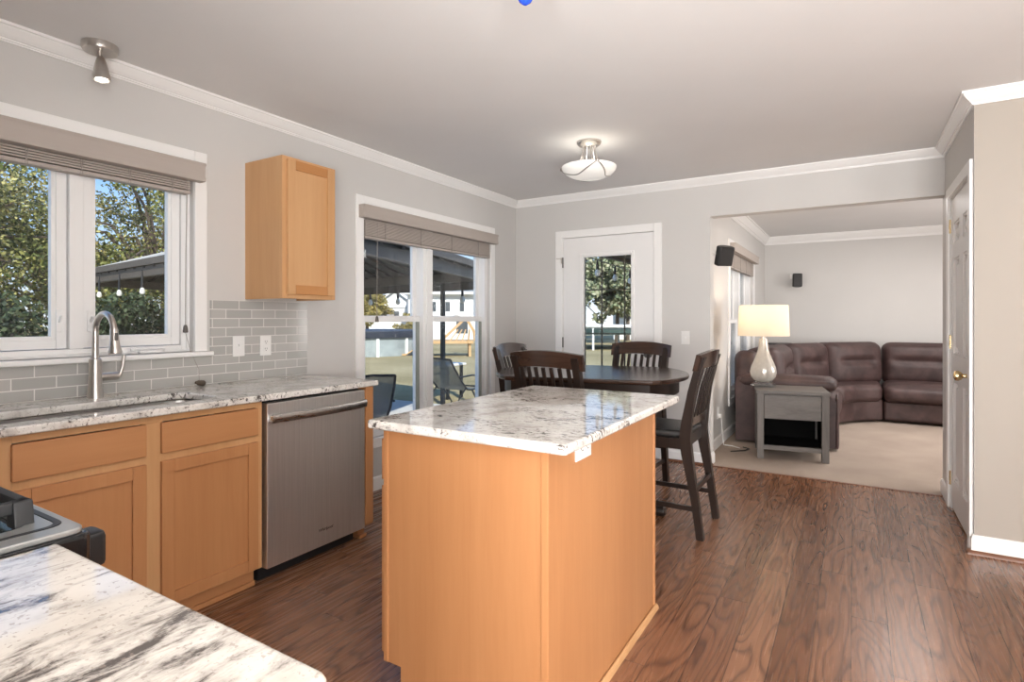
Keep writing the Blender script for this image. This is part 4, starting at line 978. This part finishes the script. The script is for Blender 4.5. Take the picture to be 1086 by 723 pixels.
t = outlet('white outlet low on the living room wall near the carpet edge', 'Y', LX, 1, 5.74, 0.33)
obj('plug', MB().box(LX + 0.006, 5.715, 0.285, LX + 0.035, 5.765, 0.325, 0.005), 'plate', t)
obj('cable', MB().tube([(LX + 0.03, 5.74, 0.285), (LX + 0.04, 5.745, 0.15), (LX + 0.05, 5.76, 0.02), (LX + 0.12, 5.80, 0.010), (LX + 0.20, 5.74, 0.010)], 0.004, 8), 'plate', t)
o = obj('floor_cable', MB().tube([(-0.99, 5.55, 0.010), (-0.93, 5.60, 0.012), (-0.88, 5.66, 0.010), (-0.86, 5.76, 0.010), (-0.92, 5.80, 0.010)], 0.005, 8), 'darkmetal')
tag(o, 'short dark cable lying on the carpet beside the end table', 'cable')

# ------------------------------------------------------------------ ceiling lights
t = thing('ceiling_light', 'brushed nickel flush ceiling light with frosted bowl above the dining table', 'ceiling light', (-1.545, 3.54, CZ))
qx, qy = -1.545, 3.54
obj('canopy', MB().lathe([(0, 0), (0.082, 0), (0.082, -0.012), (0.070, -0.026), (0.045, -0.034), (0, -0.036)], (qx, qy, CZ), 36), 'nickel', t)
zr = 2.284
bowlm = Mat('frosted_glass'); bowlm.p(Base_Color=(0.85, 0.84, 0.80), Roughness=0.25, Emission_Color=(1.0, 0.96, 0.88, 1), Emission_Strength=0.18)
def bp_(u, k=1.0): return (0.185 * math.sin(u * PI / 2) * k, zr - 0.086 * (math.cos(u * PI / 2)) )
prof_ = [bp_(i / 14) for i in range(15)]
prof_[0] = (0, prof_[0][1])
obj('bowl', MB().lathe(prof_ + [(0.180, zr)] + [(r * 0.965, z + 0.004) for r, z in prof_[::-1][1:-1]] + [(0, prof_[0][1] + 0.005)], (qx, qy, 0), 48), bowlm.m, t)
for k in range(6):
    a = k * PI / 3 + 0.2; c, s_ = math.cos(a), math.sin(a)
    obj('arm', MB().tube([(qx + c * r, qy + s_ * r, z) for r, z in ((0.040, CZ - 0.03), (0.044, CZ - 0.065), (0.055, CZ - 0.11), (0.085, zr + 0.025), (0.13, zr + 0.008), (0.178, zr + 0.002))], 0.0045, 8), 'nickel', t)
cuts = [math.radians(d_) for d_ in (-50, 70, 190)]
for i in range(3):
    a0 = cuts[i]; a1 = a0 + 2 * PI / 3; pts = []
    for k in range(25):
        f = k / 24; u = 1.0 - 0.58 * math.sin(f * PI) ** 0.8; r, z = bp_(u, 1.012); a = a0 + (a1 - a0) * f
        pts.append((qx + r * math.cos(a), qy + r * math.sin(a), z))
    obj('swag', MB().tube(pts, 0.0042, 8), 'nickel', t)
    obj('clip', MB().lathe([(0, -0.014), (0.012, -0.01), (0.014, 0), (0.012, 0.01), (0, 0.014)], (qx + 0.19 * math.cos(a0), qy + 0.19 * math.sin(a0), zr), 14), 'nickel', t)
lamp('ceiling_bulb', 'POINT', (qx, qy, zr + 0.02), 0.5, (1.0, 0.93, 0.82), 0.04)
t = thing('spotlight', 'brushed nickel ceiling spotlight near the crown moulding above the sink', 'spotlight', (-2.835, 1.165, CZ))
sx_, sy_ = -2.835, 1.165
obj('canopy', MB().lathe([(0, 0), (0.068, 0), (0.068, -0.024), (0.064, -0.030), (0, -0.030)], (sx_, sy_, CZ), 36), 'nickel', t)
obj('stem', MB().tube([(sx_, sy_, CZ - 0.028), (sx_, sy_, CZ - 0.06)], 0.008, 12), 'nickel', t)
HMx = Matrix.Rotation(R_(-6), 4, 'Y')
obj('head', MB().lathe([(0, -0.052), (0.010, -0.054), (0.015, -0.062), (0.022, -0.085), (0.028, -0.115), (0.031, -0.135), (0.034, -0.137), (0.034, -0.158), (0.030, -0.160), (0.027, -0.150), (0, -0.150)], (sx_, sy_, CZ), 28, HMx), 'nickel', t)
obj('bulb', MB().lathe([(0, -0.151), (0.024, -0.151), (0.020, -0.158), (0, -0.160)], (sx_, sy_, CZ), 20, HMx), emit('lit_spot', (1.0, 0.93, 0.82), 3.0), t)
bx_, by_ = -0.85, 1.487
blue = Mat('cobalt_glass'); blue.p(Base_Color=(0.022, 0.075, 0.62), Roughness=0.12, Emission_Color=(0.04, 0.12, 0.8, 1), Emission_Strength=0.12)
t = thing('pendant_light', 'cobalt blue glass pendant shade hanging from the ceiling at the top edge', 'pendant light', (bx_, by_, CZ))
obj('canopy', MB().lathe([(0, 0), (0.055, 0), (0.055, -0.015), (0.045, -0.02), (0, -0.02)], (bx_, by_, CZ), 30), 'nickel', t)
obj('stem', MB().tube([(bx_, by_, CZ - 0.018), (bx_, by_, CZ - 0.11)], 0.005, 10), 'nickel', t)
obj('shade', MB().lathe([(0, -0.10), (0.016, -0.102), (0.024, -0.15), (0.028, -0.20), (0.027, -0.228), (0.019, -0.246), (0.008, -0.255), (0, -0.256)], (bx_, by_, CZ), 28, Matrix.Rotation(R_(-4), 4, 'X')), blue.m, t)
# ------------------------------------------------------------------ outdoors
GZ = -0.35
struct('lawn', MB().box(-120, -40, GZ - 0.3, 60, 140, GZ), 'grass')
struct('patio', MB().box(-9.6, 2.2, GZ, -3.14, 8.1, GZ + 0.035).box(-3.14, YB + 0.13, GZ, -1.30, 8.1, GZ + 0.035), 'concrete')
PG = GZ + 0.035
# pavilion over the patio
t = thing('patio_pavilion', 'grey metal roofed patio pavilion outside the kitchen windows', 'pavilion', (-9.0, 6.2, GZ))
P0 = Vector((-4.05, 3.75)); A_ = Vector((-0.312, 0.982)) * 4.4; B_ = Vector((-0.99, 0.13)) * 9.2; ZE = 2.14
c4 = [P0, P0 + A_, P0 + A_ + B_, P0 + B_]
ctr = sum(c4, Vector((0, 0))) / 4
r0 = P0 + A_ * 0.5 + B_ * 0.22; r1 = P0 + A_ * 0.5 + B_ * 0.78; ZR = 2.86
def pv(p, z): return (p.x, p.y, z)
mb = MB()
for th in (0.0, -0.05):
    v = [mb.bm.verts.new(pv(p, ZE + th)) for p in c4] + [mb.bm.verts.new(pv(p, ZR + th)) for p in (r0, r1)]
    for f in ((0, 1, 4), (1, 2, 5, 4), (2, 3, 5), (3, 0, 4, 5)): mb.bm.faces.new([v[i] for i in f])
roof = obj('roof', mb, 'roofmetal', t, angle=10)
seams = MB(); under = MB()
def rib(a, b, f0, f1, g0, g1, n):
    for k in range(n + 1):
        f = k / n; e_ = a.lerp(b, f); q = f0.lerp(f1, f)
        seams.bar(pv(e_, ZE + 0.012), pv(q, ZR + 0.012), 0.03, 0.03)
        under.bar(pv(e_, ZE - 0.075), pv(q, ZR - 0.075), 0.04, 0.05)
rib(c4[0], c4[3], r0, r1, 0, 0, 22); rib(c4[1], c4[2], r0, r1, 0, 0, 22); rib(c4[0], c4[1], r0, r0, 0, 0, 8); rib(c4[3], c4[2], r1, r1, 0, 0, 8)
obj('standing_seams', seams, 'roofmetal', t); obj('rafters', under, 'darkmetal', t)
lin = MB(); v = [lin.bm.verts.new(pv(p, ZE - 0.056)) for p in c4] + [lin.bm.verts.new(pv(p, ZR - 0.056)) for p in (r0, r1)]
for f in ((0, 1, 4), (1, 2, 5, 4), (2, 3, 5), (3, 0, 4, 5)): lin.bm.faces.new([v[i] for i in f])
obj('ceiling_lining', lin, 'darkmetal', t)
fa = MB(); bm2 = MB()
for i in range(4):
    p, q = c4[i], c4[(i + 1) % 4]
    fa.bar(pv(p, ZE - 0.01), pv(q, ZE - 0.01), 0.03, 0.10)
    p2, q2 = p.lerp(ctr, 0.03), q.lerp(ctr, 0.03)
    bm2.bar(pv(p2, ZE - 0.15), pv(q2, ZE - 0.15), 0.08, 0.16)
obj('fascia', fa, 'beam', t); obj('beam', bm2, 'beam', t)
p, q = c4[1], c4[2].lerp(c4[1], 0.12)
obj('valance', MB().grid(lambda u, v: (p.x + (q.x - p.x) * u, p.y + (q.y - p.y) * u + 0.03 * math.sin(u * 130), ZE - 0.05 - 0.33 * v), 220, 2), 'valance', t)
for p in (c4[0].lerp(c4[2], 0.01), c4[1].lerp(c4[2], 0.01), c4[2].lerp(c4[0], 0.02), c4[3].lerp(c4[1], 0.02), c4[1].lerp(c4[2], 1.10 / 9.2)):
    obj('post', MB().box(p.x - 0.035, p.y - 0.035, GZ, p.x + 0.035, p.y + 0.035, ZE - 0.08, 0.006), 'darkmetal', t)
# string lights: cord with its bulbs
bg = plain('clear_bulb_glass', (0.75, 0.73, 0.66), 0.1).m
def string(label, pts, n, drop, br, off=0.0):
    t = thing('string_lights', label, 'string lights', pts[0])
    a, b = Vector(pts[0]), Vector(pts[1])
    obj('wire', MB().tube([a.lerp(b, k / 12) - Vector((0, 0, 0.0 + off * math.sin(k / 12 * PI))) for k in range(13)], 0.006, 6), 'black', t)
    for k in range(n):
        p = a.lerp(b, (k + 0.5) / n) - Vector((0, 0, off * math.sin((k + 0.5) / n * PI)))
        bo = obj('bulb', MB().lathe([(0, -drop - br * 2.6), (br * 0.7, -drop - br * 2.3), (br, -drop - br * 1.5), (br * 0.75, -drop - br * 0.6), (br * 0.45, -drop), (0, -drop)], p, 14), bg, t)
        obj('socket', MB().tube([p - Vector((0, 0, drop + 0.002)), p - Vector((0, 0, drop - br * 1.6)), p], [br * 0.5, br * 0.5, 0.008], 10), 'black', bo)
bb = lambda f, z: pv(c4[0].lerp(c4[3], f) + (c4[0] - c4[1]).normalized() * 0.04, z)
string('string lights with clear bulbs along the pavilion eave seen over the sink', [bb(0.30, ZE - 0.14), bb(0.98, ZE - 0.14)], 6, 0.27, 0.042)
ba = lambda f, z: pv(c4[3].lerp(c4[2], f), z)
bv = lambda f, z: pv(c4[1].lerp(c4[2], f) + (c4[1] - c4[0]).normalized() * 0.08, z)
string('string lights hanging under the dark valance seen in the twin window', [bv(0.02, 1.80), bv(0.9, 1.80)], 9, 0.14, 0.05)
struct('porch_roof', MB().box(-2.70, YB + 0.35, 2.08, LX - 0.16, 10.2, 2.26).box(-2.78, YB + 0.35, 2.04, -2.70, 10.2, 2.28), 'beam')
string('string lights along the porch roof edge seen through the back door', [(-2.74, 5.6, 2.03), (-3.0, 10.6, 2.03)], 7, 0.12, 0.035, 0.05)
# patio chairs
def patio_chair(label, loc, ang, lean, first=None):
    t = thing('patio_chair', label, 'patio chair', (0, 0, 0), 'black framed sling chairs on the patio')
    # local: front +y
    side = [(0.0 - lean * 0.75, 0.92), (-0.02 - lean * 0.55, 0.80), (0.0 - lean * 0.2, 0.55), (0.06, 0.40), (0.22, 0.375), (0.45, 0.40), (0.52, 0.40)]
    for s in (-1, 1):
        obj('side_frame', MB().tube([(s * 0.29, y, z) for y, z in side], 0.016, 8), 'black', t)
        obj('arm', MB().tube([(s * 0.31, -0.03 - lean * 0.3, 0.62), (s * 0.33, 0.15, 0.63), (s * 0.33, 0.38, 0.60), (s * 0.32, 0.43, 0.50), (s * 0.30, 0.40, 0.38)], 0.015, 8), 'black', t)
        obj('runner', MB().tube([(s * 0.27, -0.28, 0.12), (s * 0.28, -0.18, 0.035), (s * 0.28, 0.1, 0.018), (s * 0.28, 0.36, 0.035), (s * 0.27, 0.47, 0.11), (s * 0.28, 0.30, 0.30), (s * 0.29, 0.22, 0.375)], 0.014, 8).tube([(s * 0.27, -0.28, 0.12), (s * 0.28, -0.14, 0.30), (s * 0.29, 0.02, 0.42)], 0.013, 8), 'black', t)
    obj('crossbar', MB().tube([(-0.29, side[0][0], side[0][1]), (0.0, side[0][0] - 0.04, side[0][1] + 0.02), (0.29, side[0][0], side[0][1])], 0.016, 8).tube([(-0.28, 0.1, 0.03), (0.28, 0.1, 0.03)], 0.012, 8).tube([(-0.29, 0.52, 0.40), (0.29, 0.52, 0.40)], 0.014, 8).tube([(-0.28, -0.2, 0.05), (0.28, -0.2, 0.05)], 0.012, 8), 'black', t)
    def sl(u, v):
        x = v * (len(side) - 1); i = min(int(x), len(side) - 2); f = x - i
        y = side[i][0] * (1 - f) + side[i + 1][0] * f; z = side[i][1] * (1 - f) + side[i + 1][1] * f
        return (-0.285 + 0.57 * u, y - 0.03 * (1 - (2 * u - 1) ** 2) * (1 if v < 0.5 else 0), z - 0.02 * (1 - (2 * u - 1) ** 2) * (1 if v > 0.5 else 0))
    obj('sling', MB().grid(sl, 10, 24), 'sling', t)
    t.location = loc; t.rotation_euler = (0, 0, ang)
    return t
patio_chair('grey sling patio chair, close behind the end of the kitchen counter', (-4.72, 4.55, PG), R_(70), 0.22)
patio_chair('grey sling rocking chair leaning back on the patio, right half of twin window', (-5.75, 7.45, PG), R_(5), 0.60)
t = thing('patio_table', 'pale topped low patio table behind the leaning sling chair', 'table', (-7.1, 9.05, GZ))
obj('tabletop', MB().box(-7.45, 8.75, 0.31, -6.80, 9.35, 0.35, 0.01), 'siding', t)
for a in (-7.40, -6.90):
    for b in (8.80, 9.25): obj('leg', MB().box(a, b, GZ, a + 0.05, b + 0.05, 0.31), 'black', t)
# pool
px_, py_ = -19.3, 18.4
t = thing('above_ground_pool', 'round grey above-ground pool with dark winter cover on the lawn', 'pool', (px_, py_, GZ))
obj('wall', MB().lathe([(2.68, GZ), (2.70, GZ + 0.04), (2.70, 0.66), (2.66, 0.66), (2.66, GZ)], (px_, py_, 0), 64), 'poolwall', t)
obj('top_rail', MB().lathe([(2.62, 0.66), (2.78, 0.66), (2.78, 0.71), (2.62, 0.71), (2.62, 0.66)], (px_, py_, 0), 64), 'siding', t)
obj('cover', MB().lathe([(0, 0.66), (2.0, 0.70), (2.6, 0.745), (2.80, 0.74), (2.82, 0.66), (2.80, 0.50), (2.79, 0.44), (2.74, 0.44), (2.74, 0.60), (0, 0.60)], (px_, py_, 0), 64), 'poolcover', t)
for k in range(12):
    a = k * PI / 6; obj('upright', MB().box(-0.06, -0.035, GZ, 0.06, 0.035, 0.66, 0, 2, Matrix.Translation((px_ + 2.72 * math.cos(a), py_ + 2.72 * math.sin(a), 0)) @ Matrix.Rotation(a + PI / 2, 4, 'Z')), 'siding', t)
# playset
gx, gy = -15.0, 19.4
t = thing('playset', 'low wooden backyard playset with deck and A-frame legs on the lawn', 'playset', (gx, gy, GZ))
PM = Matrix.Translation((gx, gy, 0)) @ Matrix.Rotation(R_(38), 4, 'Z')
for a in (-0.9, 0.8):
    for b in (-0.6, 0.5): obj('post', MB().box(a, b, GZ, a + 0.10, b + 0.10, 0.30, 0, 2, PM), 'playwood', t)
obj('deck', MB().box(-1.0, -0.7, 0.20, 1.0, 0.7, 0.32, 0, 2, PM), 'playwood', t)
for s in (-0.55, 0.45):
    obj('frame_leg', MB().bar(PM @ Vector((0.7, s, 1.30)), PM @ Vector((1.65, s, GZ)), 0.09, 0.09), 'playwood', t)
    obj('frame_leg', MB().bar(PM @ Vector((0.7, s, 1.30)), PM @ Vector((-0.35, s, 0.32)), 0.09, 0.09), 'playwood', t)
obj('ridge_beam', MB().bar(PM @ Vector((0.7, -0.75, 1.30)), PM @ Vector((0.7, 0.65, 1.30)), 0.10, 0.10), 'playwood', t)
lt = MB()
for k in range(6):
    lt.bar(PM @ Vector((0.0 + 0.26 * k, -0.6, 0.32 if k < 5 else 0.0)), PM @ Vector((0.35 + 0.16 * k, -0.6, 0.80)), 0.05, 0.05)
obj('lattice', lt, 'playwood', t)
obj('slide', MB().prism([(-0.95, 0.32), (-0.98, 0.24), (-1.9, GZ + 0.02), (-2.1, GZ + 0.02), (-2.1, GZ + 0.08), (-1.85, GZ + 0.10)], 0.0, 0.5, 'Y', mtx=PM), 'playwood', t)
# trampoline
hx, hy = -11.6, 29.0
t = thing('trampoline', 'round trampoline with dark green pad and white legs far on the lawn', 'trampoline', (hx, hy, GZ))
obj('pad', MB().lathe([(2.1, 0.44), (2.5, 0.44), (2.5, 0.72), (2.1, 0.72), (2.1, 0.44)], (hx, hy, 0), 48), 'green_pad', t)
obj('bed', MB().lathe([(0, 0.66), (2.1, 0.68), (2.1, 0.66), (0, 0.64)], (hx, hy, 0), 48), 'black', t)
obj('rail', MB().tube([(hx + 2.5 * math.cos(a * PI / 24), hy + 2.5 * math.sin(a * PI / 24), 0.86) for a in range(49)], 0.06, 8), 'siding', t)
for k in range(6):
    a = k * PI / 3 + 0.62
    obj('leg', MB().tube([(hx + 2.45 * math.cos(a), hy + 2.45 * math.sin(a), GZ), (hx + 2.45 * math.cos(a), hy + 2.45 * math.sin(a), 0.86)], 0.06, 8), 'siding', t)
# houses
def house(label, x, y, ang, w_, d_, ze, zr, gable_front=True, wins=(), extra=None):
    t = thing('neighbour_house', label, 'house', (x, y, GZ)); HM = Matrix.Translation((x, y, 0)) @ Matrix.Rotation(ang, 4, 'Z')
    # local front faces -y
    body = MB().box(-w_ / 2, 0, GZ, w_ / 2, d_, ze, 0, 2, HM)
    if gable_front:
        body.prism([(-w_ / 2, ze), (w_ / 2, ze), (0, zr)], 0.0, d_, 'Y', mtx=HM)
        ov = 0.3; k = (zr - ze) / (w_ / 2)
        rf = MB().prism([(-w_ / 2 - ov, ze - ov * k), (0, zr), (w_ / 2 + ov, ze - ov * k), (w_ / 2 + ov, ze - ov * k + 0.18), (0, zr + 0.2), (-w_ / 2 - ov, ze - ov * k + 0.18)], -0.25, d_ + 0.25, 'Y', mtx=HM)
        tr = MB().prism([(-w_ / 2 - ov, ze - ov * k - 0.02), (0, zr - 0.02), (w_ / 2 + ov, ze - ov * k - 0.02), (w_ / 2 + ov, ze - ov * k + 0.20), (0, zr + 0.22), (-w_ / 2 - ov, ze - ov * k + 0.20)], -0.30, -0.25, 'Y', mtx=HM)
        tr.box(-w_ / 2, -0.08, ze - 0.12, w_ / 2, 0.0, ze + 0.06, 0, 2, HM)
    else:
        rf = MB().prism([(-0.4, ze), (d_ / 2, zr), (d_ + 0.4, ze), (d_ + 0.4, ze - 0.15), (-0.4, ze - 0.15)], -w_ / 2 - 0.3, w_ / 2 + 0.3, 'X', mtx=HM)
        tr = MB().box(-w_ / 2 - 0.3, -0.45, ze - 0.2, w_ / 2 + 0.3, -0.38, ze + 0.02, 0, 2, HM)
    obj('wall', body, 'siding', t); obj('roof', rf, 'shingle', t); obj('eave_trim', tr, 'trim', t)
    for wx, wz, ww, wh in wins:
        f = obj('window', MB().box(wx - ww / 2 - 0.06, -0.03, wz - wh / 2 - 0.06, wx + ww / 2 + 0.06, 0.0, wz + wh / 2 + 0.06, 0, 2, HM), 'trim', t)
        obj('pane', MB().box(wx - ww / 2, -0.04, wz - wh / 2, wx + ww / 2, -0.028, wz + wh / 2, 0, 2, HM), 'darkpane', f)
    return t
house('small white gabled house beyond the pool, seen left in the twin window', -34.2, 36.5, R_(38), 3.7, 7, 2.35, 3.75, True, [(-0.8, 1.45, 0.35, 0.7), (0.1, 1.5, 0.5, 0.8)])
house('grey roofed house standing behind the small white gabled house', -44.5, 47.0, R_(38), 9, 8, 2.6, 4.6, False, [(-2, 1.4, 0.8, 1.1), (2, 1.4, 0.8, 1.1)])
house('large white house beyond the playset, seen right in the twin window', -26.6, 35.3, R_(33), 7.6, 8, 3.35, 4.8, False, [(-1.8, 2.2, 0.35, 0.75), (-0.7, 2.2, 0.35, 0.75), (0.4, 2.2, 0.35, 0.75), (1.5, 2.2, 0.35, 0.75), (2.7, 2.1, 0.45, 0.9), (0.4, 0.6, 0.9, 1.0)])
house('white house far off at the right edge of the back door glass', -13.6, 42.0, R_(18), 5, 7, 3.4, 4.6, False, [(-1.2, 1.8, 0.9, 1.1), (0.6, 1.8, 0.9, 1.1)])
# trees
def leaves(mb_name, parent, blobs, n, size, mat, seed, squash=0.8, inner=0.25):
    rg = np.random.default_rng(seed); base = BASE[parent.name]
    ws = np.array([b[3] ** 2 for b in blobs]); ws /= ws.sum(); k = rg.choice(len(blobs), n, p=ws)
    B = np.array(blobs)[k]; d = rg.normal(size=(n, 3)); d /= np.linalg.norm(d, axis=1)[:, None]
    r = B[:, 3] * (inner + (1 - inner) * rg.random(n) ** 0.5); P = B[:, :3] + d * r[:, None] * np.array([1, 1, squash])
    P[:, 2] = np.maximum(P[:, 2], GZ + 0.05)
    u = rg.normal(size=(n, 3)); u /= np.linalg.norm(u, axis=1)[:, None]; v = np.cross(u, rg.normal(size=(n, 3))); v /= np.linalg.norm(v, axis=1)[:, None]
    s = size * (0.6 + 0.8 * rg.random(n))[:, None]
    V = np.stack([P - u * s * 0.5, P + v * s * 0.28, P + u * s * 0.5, P - v * s * 0.28], 1).reshape(-1, 3) - np.array(base)
    me = bpy.data.meshes.new(mb_name); me.from_pydata(V.tolist(), [], [(4 * i, 4 * i + 1, 4 * i + 2, 4 * i + 3) for i in range(n)]); me.materials.append(mat)
    o = bpy.data.objects.new(mb_name, me); C.objects.link(o); o.parent = parent; return o
LG = leaf_mat('autumn_green_leaves', [(0.03, 0.045, 0.012), (0.09, 0.11, 0.025), (0.20, 0.20, 0.05), (0.42, 0.38, 0.14)])
LO = leaf_mat('golden_leaves', [(0.12, 0.11, 0.03), (0.28, 0.22, 0.06), (0.42, 0.33, 0.11), (0.20, 0.19, 0.05)])
LD = leaf_mat('dark_evergreen_leaves', [(0.012, 0.022, 0.012), (0.03, 0.05, 0.022), (0.06, 0.085, 0.04), (0.10, 0.12, 0.06)])
LP = leaf_mat('pale_green_leaves', [(0.16, 0.20, 0.11), (0.26, 0.30, 0.17), (0.38, 0.38, 0.24), (0.46, 0.44, 0.30)])
def tree(name, label, x, y, zc, r, n, size, mat, seed, group, trunk=0.16, clumps=34):
    rg = random.Random(seed); t = thing(name, label, 'tree', (x, y, GZ), group)
    blobs = [(x, y, zc, r * 0.35)]
    for _ in range(clumps):
        d = Vector((rg.gauss(0, 1), rg.gauss(0, 1), rg.gauss(0, 1))).normalized() * r * rg.uniform(0.35, 0.95)
        blobs.append((x + d.x, y + d.y, zc + d.z, r * rg.uniform(0.16, 0.34)))
    tb = MB().tube([(x, y, GZ), (x + 0.05, y, GZ + (zc - GZ) * 0.5), (x, y + 0.05, zc + r * 0.4)], [trunk, trunk * 0.75, trunk * 0.3], 8)
    for b in blobs[1:]: tb.tube([(x, y, GZ + (zc - GZ) * 0.55), ((x + b[0]) / 2, (y + b[1]) / 2, (zc + b[2]) / 2), b[:3]], [trunk * 0.5, trunk * 0.3, trunk * 0.12], 6)
    obj('trunk', tb, 'bark', t); leaves('foliage', t, blobs, n, size, mat, seed); return t
GT = 'trees behind the pavilion'
tree('leafy_tree', 'yellow-green tree filling the left pane of the window over the sink', -18.6, 4.2, 3.2, 3.6, 30000, 0.105, LG, 1, GT, clumps=50)
tree('leafy_tree', 'yellow-green tree rising above the pavilion roof, right pane over the sink', -19.0, 9.6, 3.9, 3.7, 30000, 0.105, LG, 2, GT, clumps=50)
tree('leafy_tree', 'golden tree behind the left pane of the window over the sink', -23.0, 8.2, 3.4, 4.0, 16000, 0.13, LO, 3, GT)
tree('leafy_tree', 'golden tree far behind the pavilion roof', -24.0, 13.5, 4.6, 4.2, 18000, 0.13, LO, 4, GT, clumps=46)
def shrub(label, x, y, r, h, n, size, mat, seed):
    t = thing('evergreen_shrub', label, 'shrub', (x, y, GZ), 'dark evergreen shrubs behind the pavilion'); rg = random.Random(seed)
    blobs = [(x + rg.uniform(-1, 1) * r * 0.5, y + rg.uniform(-1, 1) * r * 0.5, GZ + h * f, r * (1.05 - 0.5 * f)) for f in (0.2, 0.35, 0.5, 0.65, 0.8)]
    obj('stem', MB().tube([(x, y, GZ), (x, y, GZ + h * 0.7)], [0.06, 0.02], 6), 'bark', t); leaves('foliage', t, blobs, n, size, mat, seed)
shrub('dark evergreen shrub low in the left pane of the window over the sink', -14.9, 3.9, 1.3, 1.9, 9000, 0.12, LD, 11)
shrub('dark evergreen shrub under the pavilion eave behind the faucet', -15.2, 6.6, 1.3, 2.0, 9000, 0.12, LD, 12)
shrub('dark evergreen shrub under the pavilion eave, right pane over the sink', -15.0, 9.4, 1.3, 2.0, 9000, 0.12, LD, 13)
tree('small_tree', 'small round green tree beside the white gabled house', -33.0, 32.0, 2.0, 1.75, 5000, 0.24, LO, 5, 'trees on the far lawn')
GB = 'pale trees behind the back door'
tree('pale_tree', 'pale green tree at the left of the back door glass', -15.5, 33.0, 3.0, 2.8, 9000, 0.30, LP, 6, GB)
tree('pale_tree', 'pale tree in the middle of the back door glass', -13.3, 35.0, 3.6, 3.0, 9000, 0.30, LP, 7, GB)
tree('pale_tree', 'taller pale tree at the right of the back door glass', -14.0, 39.0, 5.6, 2.6, 9000, 0.30, LP, 8, GB)
tree('golden_shrub', 'low golden shrub standing behind the covered pool', -26.6, 30.0, 0.5, 1.15, 3500, 0.16, LO, 21, 'shrubs behind the pool', 0.05)['category'] = 'shrub'
o = obj('flower_pot', MB().lathe([(0, 0), (0.32, 0), (0.45, 0.8), (0.48, 0.8), (0.48, 0.92), (0.42, 0.92), (0, 0.85)], (-21.6, 17.0, GZ), 28), 'terracotta')
tag(o, 'terracotta pot standing at the left end of the covered pool', 'pot')
